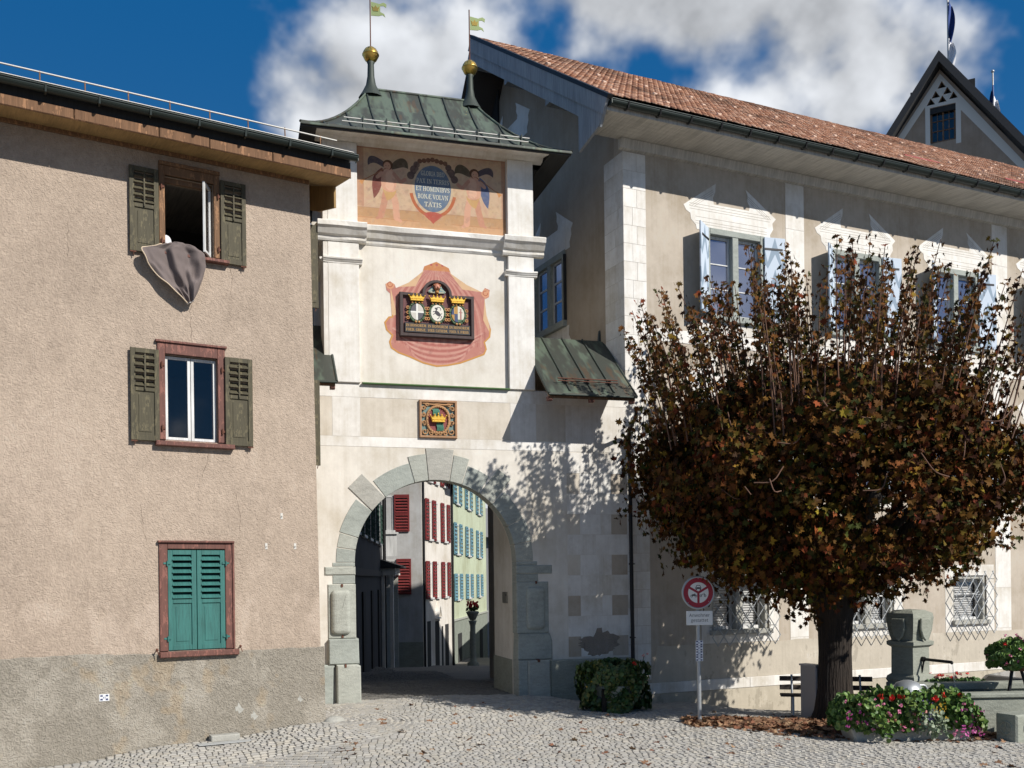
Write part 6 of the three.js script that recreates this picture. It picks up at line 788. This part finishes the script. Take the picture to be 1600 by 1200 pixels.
// ---------- flowers and greenery ----------
function leafGeo(kind) { // small faces; kind 0 maple, 1 round geranium, 2 pointed
  let P; if (kind === 0) P = [[0, -0.5], [0.1, -0.22], [0.34, -0.3], [0.28, -0.12], [0.56, 0.06], [0.36, 0.1], [0.4, 0.3], [0.17, 0.2], [0, 0.58], [-0.17, 0.2], [-0.4, 0.3], [-0.36, 0.1], [-0.56, 0.06], [-0.28, -0.12], [-0.34, -0.3], [-0.1, -0.22]]; else if (kind === 1) { P = []; for (let k = 0; k < 9; k++) { const a = k / 9 * 6.283 + 0.2; P.push([0.5 * Math.cos(a), 0.5 * Math.sin(a)]); } } else P = [[0, -0.5], [0.22, -0.15], [0.18, 0.2], [0, 0.5], [-0.18, 0.2], [-0.22, -0.15]];
  const v = [], n = P.length, z = (x, y) => 0.22 * Math.abs(x) - 0.12 * y * y; for (let k = 0; k < n; k++) { const a = P[k], b = P[(k + 1) % n]; v.push(0, 0, 0, a[0], a[1], z(...a), b[0], b[1], z(...b)); }
  const g = new THREE.BufferGeometry(); g.setAttribute('position', new THREE.Float32BufferAttribute(v, 3)); g.computeVertexNormals(); return keep(flat(g)); }
const LEAF = [leafGeo(0), leafGeo(1), leafGeo(2)];
function scatter(name, g, m, list, parent) { const im = new THREE.InstancedMesh(g, m, list.length); const e = new THREE.Matrix4(), q = new THREE.Quaternion(), eu = new THREE.Euler(); list.forEach((l, i) => { e.compose(V3(...l.p), q.setFromEuler(eu.set(...l.r)), V3(l.s, l.s, l.s)); im.setMatrixAt(i, e); im.setColorAt(i, lin(...l.c)); }); im.name = name; im.userData.kind = 'stuff'; im.castShadow = im.receiveShadow = true; parent.add(im); return im; }
const leafMat = mat([1, 1, 1], { rough: 0.55 }), petalMat = mat([1, 1, 1], { rough: 0.7 });
const blossomGeo = (() => { const gs = [], r = rng(4); for (let k = 0; k < 8; k++) { const a = r() * 6.28, t = Math.acos(2 * r() - 1); gs.push(new THREE.CircleGeometry(0.24, 5).rotateX(t).rotateY(a).translate(0.3 * Math.sin(t) * Math.cos(a), 0.3 * Math.cos(t), 0.3 * Math.sin(t) * Math.sin(a))); } return keep(geo(gs)); })();
function blossoms(parent, list) { list.forEach(([x, y, z, s, m]) => { const b = new THREE.Mesh(blossomGeo, m); b.name = 'blossom'; b.position.set(x, y, z); b.scale.setScalar(s); b.rotation.set(x * 9, y * 7, z * 5); b.castShadow = b.receiveShadow = true; parent.add(b); }); }
const PET = { red: mat([0.6, 0.018, 0.012], { rough: 0.6 }), pink: mat([0.65, 0.2, 0.33], { rough: 0.6 }), magenta: mat([0.5, 0.08, 0.3], { rough: 0.6 }), salmon: mat([0.7, 0.3, 0.26], { rough: 0.6 }), yellow: mat([0.65, 0.42, 0.03], { rough: 0.6 }), violet: mat([0.16, 0.1, 0.32], { rough: 0.6 }) };
{ // long flower trough
  const x = 6.92, z = -17.15, y = G0(x, z) - 0.02, r = rng(61); const t = thing('flower_trough', 'long stone trough overflowing with pink and red geraniums by the tree', 'flower trough', [x, y, z], 0.05);
  part('trough', poly([[-1.0, 0], [1.0, 0], [1.12, 0.34], [-1.12, 0.34]], -0.3, 0.3, 0.03), M.greyStone, t); part('soil', ex(-1.02, 1.02, 0.3, 0.36, -0.24, 0.24), mat([0.05, 0.035, 0.025]), t);
  const L = []; for (let k = 0; k < 6200; k++) { const u = rr(-1.32, 1.32, r), a = rr(-0.35, 3.5, r), q = 0.4 + 0.12 * Math.sin(u * 7 + a * 2) + 0.2 * r() * r() + 0.06 * Math.sin(u * 17 + a * 5), sh = Math.sqrt(Math.max(0, 1 - (u / 1.38) ** 4)); const px = u, py = 0.33 + q * Math.sin(a) * sh * 0.95, pz = q * Math.cos(a) * sh * 1.05; if (py < 0.02 || (py < 0.25 && Math.abs(Math.sin(u * 2.6 + 0.9)) < 0.35 && pz > 0)) continue; const grey = Math.abs(u - 0.28) < 0.2 + 0.1 * r() && py < 0.62 && pz > 0; const c = grey ? [0.22, 0.27, 0.17] : pick([[0.08, 0.16, 0.025], [0.11, 0.2, 0.03], [0.055, 0.12, 0.022], [0.14, 0.2, 0.04]], r); L.push({ p: [px, py, pz], r: [rr(-1.4, 0.3, r), rr(-1.5, 1.5, r), r() * 6.28], s: grey ? rr(0.04, 0.08, r) : rr(0.05, 0.1, r), c }); }
  scatter('foliage', LEAF[1], leafMat, L, t);
  const B = []; const add = (n, u0, u1, v0, v1, s0, s1, m) => { for (let k = 0; k < n; k++) { const u = rr(u0, u1, r), v = rr(v0, v1, r), sh = Math.sqrt(Math.max(0.05, 1 - (u / 1.4) ** 4)); B.push([u, v, 0.5 * sh * Math.sqrt(Math.max(0.05, 1 - ((v - 0.33) / 0.6) ** 2)) + 0.06, rr(s0, s1, r), m]); } };
  add(26, 0.75, 1.3, 0.1, 0.6, 0.05, 0.09, PET.magenta); add(14, 0.6, 1.25, 0.15, 0.72, 0.05, 0.08, PET.pink); add(20, -1.2, 0.1, 0.25, 0.8, 0.05, 0.085, PET.pink); add(10, -1.3, -0.9, 0.3, 0.7, 0.05, 0.08, PET.magenta); add(8, -0.6, 0.9, 0.72, 0.86, 0.09, 0.14, PET.red); add(9, -0.9, 0.4, 0.3, 0.6, 0.05, 0.07, PET.salmon); add(34, 0.25, 0.5, 0.42, 0.72, 0.025, 0.035, PET.yellow); add(44, -0.05, 0.3, 0.38, 0.75, 0.025, 0.04, PET.violet); blossoms(t, B);
}
{ // planter bush by the gate
  const x = 2.12, z = -20.55, y = G0(x, z), r = rng(62); const t = thing('planter_bush', 'round leafy planter with red geraniums in the shade beside the gate', 'planter', [x, y, z], 0);
  part('tub', lathe([[0.0, 0], [0.42, 0], [0.5, 0.5], [0.54, 0.55], [0.48, 0.56], [0, 0.5]], 24), M.fountainStone, t); part('drain_post', cbox(0.1, 0.5, 0.1, 0.02).translate(-0.24, 0.25, 0.44), M.bark, t);
  const L = []; for (let k = 0; k < 4200; k++) { const a = r() * 6.283, h = r(), q = (0.62 + 0.14 * Math.sin(a * 5 + h * 7)) * (h > 0.8 ? Math.sqrt(1 - ((h - 0.8) / 0.22) ** 2 * 0.85) : 0.93 + 0.07 * h) * (0.86 + 0.16 * r()); if (h < 0.6 && Math.abs(a - 2.05) < 0.14) continue; L.push({ p: [1.12 * q * Math.cos(a), 0.02 + h * 1.0 + 0.06 * Math.sin(a * 3), q * Math.sin(a)], r: [rr(-1.2, 0.2, r), Math.PI / 2 - a + rr(-0.6, 0.6, r), r() * 6.28], s: rr(0.06, 0.11, r), c: pick([[0.035, 0.08, 0.015], [0.05, 0.1, 0.02], [0.028, 0.06, 0.014], [0.1, 0.11, 0.02]], r) }); }
  scatter('foliage', LEAF[1], leafMat, L, t); blossoms(t, [[0.4, 1.02, 0.42, 0.1, PET.red], [0.62, 1.16, 0.2, 0.08, PET.salmon], [0.7, 1.2, 0.22, 0.06, PET.salmon], [-0.5, 0.66, 0.5, 0.04, PET.yellow], [-0.6, 0.55, 0.42, 0.04, PET.yellow]]); part('stalk', rod(V3(0.55, 0.85, 0.2), V3(0.63, 1.15, 0.2), 0.007, 5), M.leafGreen, t);
}
{ // flower bowl on tripod standing on the basin edge
  const p = V3(9.0, 0, -18.45), r = rng(63); const t = thing('tripod_planter', 'flower bowl with pink geraniums on a dark tripod in the basin', 'planter', [p.x + 0.5, 0.0, p.z + 0.1], 0); const b = 0.88;
  for (let k = 0; k < 3; k++) { const a = k * 2.094 + 0.5; part('leg', rod(V3(0.1 * Math.cos(a), b - 0.1, 0.1 * Math.sin(a)), V3(0.4 * Math.cos(a), -0.35, 0.4 * Math.sin(a)), 0.03, 6), M.blackMetal, t); } part('bowl', lathe([[0, b - 0.14], [0.2, b - 0.12], [0.34, b + 0.08], [0.36, b + 0.12], [0.3, b + 0.1], [0, b + 0.06]], 20), M.rustMetal, t);
  const L = []; for (let k = 0; k < 2200; k++) { const a = r() * 6.283, c = rr(-0.55, 1, r), s = Math.sqrt(1 - c * c), q = 0.4 + 0.08 * Math.sin(a * 5 + c * 6); L.push({ p: [q * s * Math.cos(a) * 1.1, b + 0.12 + q * 0.75 * c, q * s * Math.sin(a) * 1.1], r: [rr(-1.3, 0.3, r), r() * 6.28, r() * 6.28], s: rr(0.05, 0.1, r), c: pick([[0.1, 0.19, 0.03], [0.07, 0.14, 0.025], [0.13, 0.21, 0.045]], r) }); } scatter('foliage', LEAF[1], leafMat, L, t);
  const B = []; for (let k = 0; k < 40; k++) { const a = r() * 6.28, c = rr(-0.3, 1, r), s = Math.sqrt(1 - c * c); B.push([0.48 * s * Math.cos(a), b + 0.14 + 0.42 * c, 0.48 * s * Math.sin(a), rr(0.05, 0.09, r), pick([PET.pink, PET.pink, PET.magenta, PET.red, PET.salmon], r)]); } blossoms(t, B);
}
{ // low geraniums behind the basin
  const p = V3(8.75, 0, -19.55), r = rng(64), y = G0(p.x, p.z), t = thing('geranium_box', 'low box of salmon geraniums behind the basin rim', 'flower box', [p.x, y, p.z], FB.a); part('box', cbox(1.1, 0.75, 0.3, 0.02).translate(0.1, 0.375, 0), M.brownWood, t);
  const L = [], B = []; for (let k = 0; k < 420; k++) L.push({ p: [rr(-0.5, 0.7, r), 0.74 + 0.14 * r(), rr(-0.2, 0.2, r)], r: [rr(-1.4, 0, r), r() * 6, r() * 6], s: rr(0.06, 0.1, r), c: [0.06, 0.13, 0.025] }); scatter('foliage', LEAF[1], leafMat, L, t); for (let k = 0; k < 14; k++) B.push([rr(-0.45, 0.65, r), 0.92 + 0.08 * r(), rr(-0.1, 0.2, r), rr(0.06, 0.09, r), pick([PET.salmon, PET.red], r)]); blossoms(t, B);
}
// ---------- pollarded maple ----------
{
  const x = 6.36, z = -19.3, y = G0(x, z) - 0.05, r = rng(101); const t = thing('maple_tree', 'dark reddish pollarded maple with upright shoots in front of the grey house', 'tree', [x, y, z], 0);
  const TR = [[0.46, 0, 0], [0.385, 0.25, 0.01], [0.335, 0.7, 0.03], [0.315, 1.4, 0.05], [0.335, 2.0, 0.06], [0.42, 2.5, 0.05], [0.5, 2.9, 0.03]];
  { const p = [], ix = [], N = 22; TR.forEach(([q, h, dx], j) => { for (let i = 0; i <= N; i++) { const a = i / N * 6.2832, w = q * (1 + 0.05 * Math.sin(a * 3 + h) + 0.035 * Math.sin(a * 7 + h * 2) + (j < 2 ? 0.12 * Math.sin(a * 4 + 1) * (1 - j * 0.6) : 0)); p.push(dx + w * Math.cos(a), h, w * Math.sin(a)); } }); for (let j = 0; j < TR.length - 1; j++) for (let i = 0; i < N; i++) { const a = j * (N + 1) + i; ix.push(a, a + N + 1, a + 1, a + 1, a + N + 1, a + N + 2); }
    const g = new THREE.BufferGeometry(); g.setAttribute('position', new THREE.Float32BufferAttribute(p, 3)); g.setIndex(ix); g.computeVertexNormals(); const f = g.toNonIndexed(), P = f.attributes.position, uv = new Float32Array(P.count * 2); for (let i = 0; i < P.count; i++) { uv[i * 2] = (Math.atan2(P.getZ(i), P.getX(i)) + Math.PI) * 0.33; uv[i * 2 + 1] = P.getY(i) * 0.55; } for (let i = 0; i < P.count; i += 3) { const m = Math.max(uv[i * 2], uv[i * 2 + 2], uv[i * 2 + 4]); for (let k = 0; k < 3; k++) if (m - uv[(i + k) * 2] > 1) uv[(i + k) * 2] += 0.33 * 2 * Math.PI; } f.setAttribute('uv', new THREE.BufferAttribute(uv, 2)); part('trunk', keep(f), M.bark, t); }
  const C = V3(-0.05, 5.05, 0), RX = 3.56, RT = 1.85, RB = 2.75;
  for (let k = 0; k < 11; k++) { const a = k / 11 * 6.283 + rr(-0.2, 0.2, r), el = rr(0.25, 1.2, r), l = rr(2.2, 3.2, r) * (el > 0.8 ? 0.8 : 1), s = V3(0.25 * Math.cos(a), 2.5 + 0.2 * r(), 0.25 * Math.sin(a)), e = V3(l * Math.cos(a) * Math.cos(el), 3.0 + l * Math.sin(el) + 0.4, l * Math.sin(a) * Math.cos(el)), m = s.clone().lerp(e, 0.5).add(V3(rr(-0.2, 0.2, r), rr(-0.1, 0.35, r), rr(-0.2, 0.2, r))); part('branch', [rod(s, m, 0.17, 8, 0.12), rod(m, e, 0.12, 8, 0.07), ball(0.14, e.x, e.y, e.z, 8, 6)], M.bark, t); }
  const surf = (a, c) => { const s = Math.sqrt(1 - c * c), rad = 1 + 0.09 * Math.sin(a * 4 + c * 5) + 0.08 * Math.sin(a * 9 - c * 7); return V3(C.x + RX * rad * s * Math.cos(a), C.y + (c > 0 ? RT : RB) * rad * c, RX * 0.93 * rad * s * Math.sin(a)); };
  const tone = (top) => { const k = r(); const b = k < 0.24 ? [0.075, 0.03, 0.012] : k < 0.58 ? [0.17, 0.068, 0.015] : k < 0.76 ? [0.115, 0.068, 0.013] : k < 0.9 ? [0.05, 0.052, 0.012] : k < 0.96 ? [0.26, 0.16, 0.022] : [0.22, 0.05, 0.018]; const v = rr(0.7, 1.25, r); return b.map(q => q * v * 0.68); };
  const L = []; // clumps through the crown's outer volume
  for (let k = 0; k < 1050; k++) { const a = r() * 6.283, c = rr(-1, 1, r), depth = Math.pow(r(), 0.45), p = surf(a, c).sub(C).multiplyScalar(0.55 + 0.45 * depth).add(C); if (p.y < 2.3 + 0.3 * Math.sin(a * 5) + 0.2 * Math.sin(a * 11)) continue; const cr = rr(0.28, 0.6, r), n = Math.round(rr(30, 66, r)); const dir = p.clone().sub(C).normalize(), tint = rr(0.55, 1.35, r), hue = rr(-0.25, 0.25, r);
    for (let i = 0; i < n; i++) { const d = V3(r() - 0.5, r() - 0.5, r() - 0.5).normalize().multiplyScalar(cr * Math.cbrt(r())); const q = p.clone().add(d); L.push({ p: [q.x, q.y, q.z], r: [rr(-1.2, 0.7, r), Math.atan2(dir.x, dir.z) + rr(-1.3, 1.3, r), r() * 6.28], s: rr(0.075, 0.18, r), c: tone(q.y > 5.5).map((v, j) => v * tint * (j === 1 ? 1 + hue : 1)) }); } }
  // upright shoots with leaves in pairs
  const tw = []; for (let k = 0; k < 200; k++) { const a = r() * 6.283, q = Math.sqrt(r()) * 0.97, rad = RX * q; const bx = C.x + rad * Math.cos(a), bz = rad * 0.93 * Math.sin(a), by = C.y + RT * Math.sqrt(Math.max(0, 1 - q * q)) * 0.8 - 0.1; const ln = rr(1.5, 3.0, r) * (1 - 0.25 * q) + (r() < 0.2 ? 0.8 : 0.15), lean = 0.1 + 0.24 * q, tx = bx + Math.cos(a) * ln * lean + rr(-0.12, 0.12, r), tz = bz + Math.sin(a) * ln * lean, ty = by + ln; const A = V3(bx, by, bz), B2 = V3(bx + (tx - bx) * 0.4 + rr(-0.06, 0.06, r), by + ln * 0.5, bz + (tz - bz) * 0.4), E2 = V3(tx, ty, tz); tw.push(rod(A, B2, 0.016, 5, 0.012), rod(B2, E2, 0.012, 5, 0.006));
    const step = rr(0.085, 0.15, r); for (let s = rr(0.28, 0.56, r); s < 1.02; s += step / ln) { const p = s < 0.5 ? A.clone().lerp(B2, s * 2) : B2.clone().lerp(E2, s * 2 - 1); const dense = s > 0.5 ? 3 : 1 + (r() < 0.4 ? 1 : 0), az = r() * 6.28; for (let j = 0; j < dense; j++) { const th = az + j * Math.PI * (dense > 2 ? 0.66 : 1) + rr(-0.3, 0.3, r), d = rr(0.06, 0.15, r) * (1.1 - 0.35 * s); L.push({ p: [p.x + d * Math.cos(th), p.y + rr(-0.04, 0.04, r), p.z + d * Math.sin(th)], r: [rr(-1.3, 0.2, r), Math.PI / 2 - th + rr(-0.5, 0.5, r), rr(-0.6, 0.6, r) + Math.PI], s: rr(0.09, 0.17, r) * (1.12 - 0.25 * s), c: tone(true) }); } } }
  for (let k = 0; k < 26; k++) { const a = rr(0.6, 2.6, r), c = rr(-0.3, 0.75, r), p = surf(a, c), e = p.clone().add(V3(rr(-0.5, 0.5, r), rr(-0.5, 0.3, r), rr(0.0, 0.12, r))); tw.push(tube([p, p.clone().lerp(e, 0.5).add(V3(rr(-0.1, 0.1, r), -0.12, 0.08)), e], 0.011, 8, 4)); }
  part('shoots', tw, M.twig, t).userData.kind = 'stuff'; const cr = scatter('crown', LEAF[0], new THREE.MeshPhysicalMaterial({ roughness: 0.7, specularIntensity: 0.2, side: THREE.DoubleSide }), L, t);
}
{ // leaf litter under the tree
  const r = rng(77), L = []; const add = (x, z, lift) => L.push({ p: [x, G0(x, z) + lift, z], r: [-Math.PI / 2 + rr(-0.6, 0.6, r), rr(-0.5, 0.5, r), r() * 6.28], s: rr(0.1, 0.2, r), c: pick([[0.2, 0.1, 0.05], [0.27, 0.15, 0.08], [0.14, 0.07, 0.035], [0.32, 0.2, 0.11], [0.2, 0.08, 0.04]], r) });
  for (let k = 0; k < 3400; k++) { const u = rr(0, 1, r), x = 3.3 + 7.6 * u, w = 1.25 * Math.pow(Math.sin(Math.PI * Math.min(1, 0.08 + u * 0.95)), 0.7), zc = -18.75 + 1.4 * u * (u < 0.8 ? 1 : 1) - (x > 6 ? 0.1 * (x - 6) : 0), z = zc + w * 1.25 * (r() + r() - 1); const l = FB.local(x, z); if (l[0] > -0.05 && l[1] < 0.05 && l[1] > -1.7) continue; add(x, z, 0.015 + 0.09 * r() * Math.max(0, 1 - Math.abs(z - zc) / w)); }
  for (let k = 0; k < 260; k++) add(rr(-3, 11, r), rr(-20.5, -13.2, r), 0.012); const im = scatter('leaf_litter', LEAF[0], mat([1, 1, 1], { rough: 0.85 }), L, scene); im.userData.label = 'drift of fallen brown leaves under the tree'; im.userData.category = 'fallen leaves';
}
renderer.render(scene, camera);
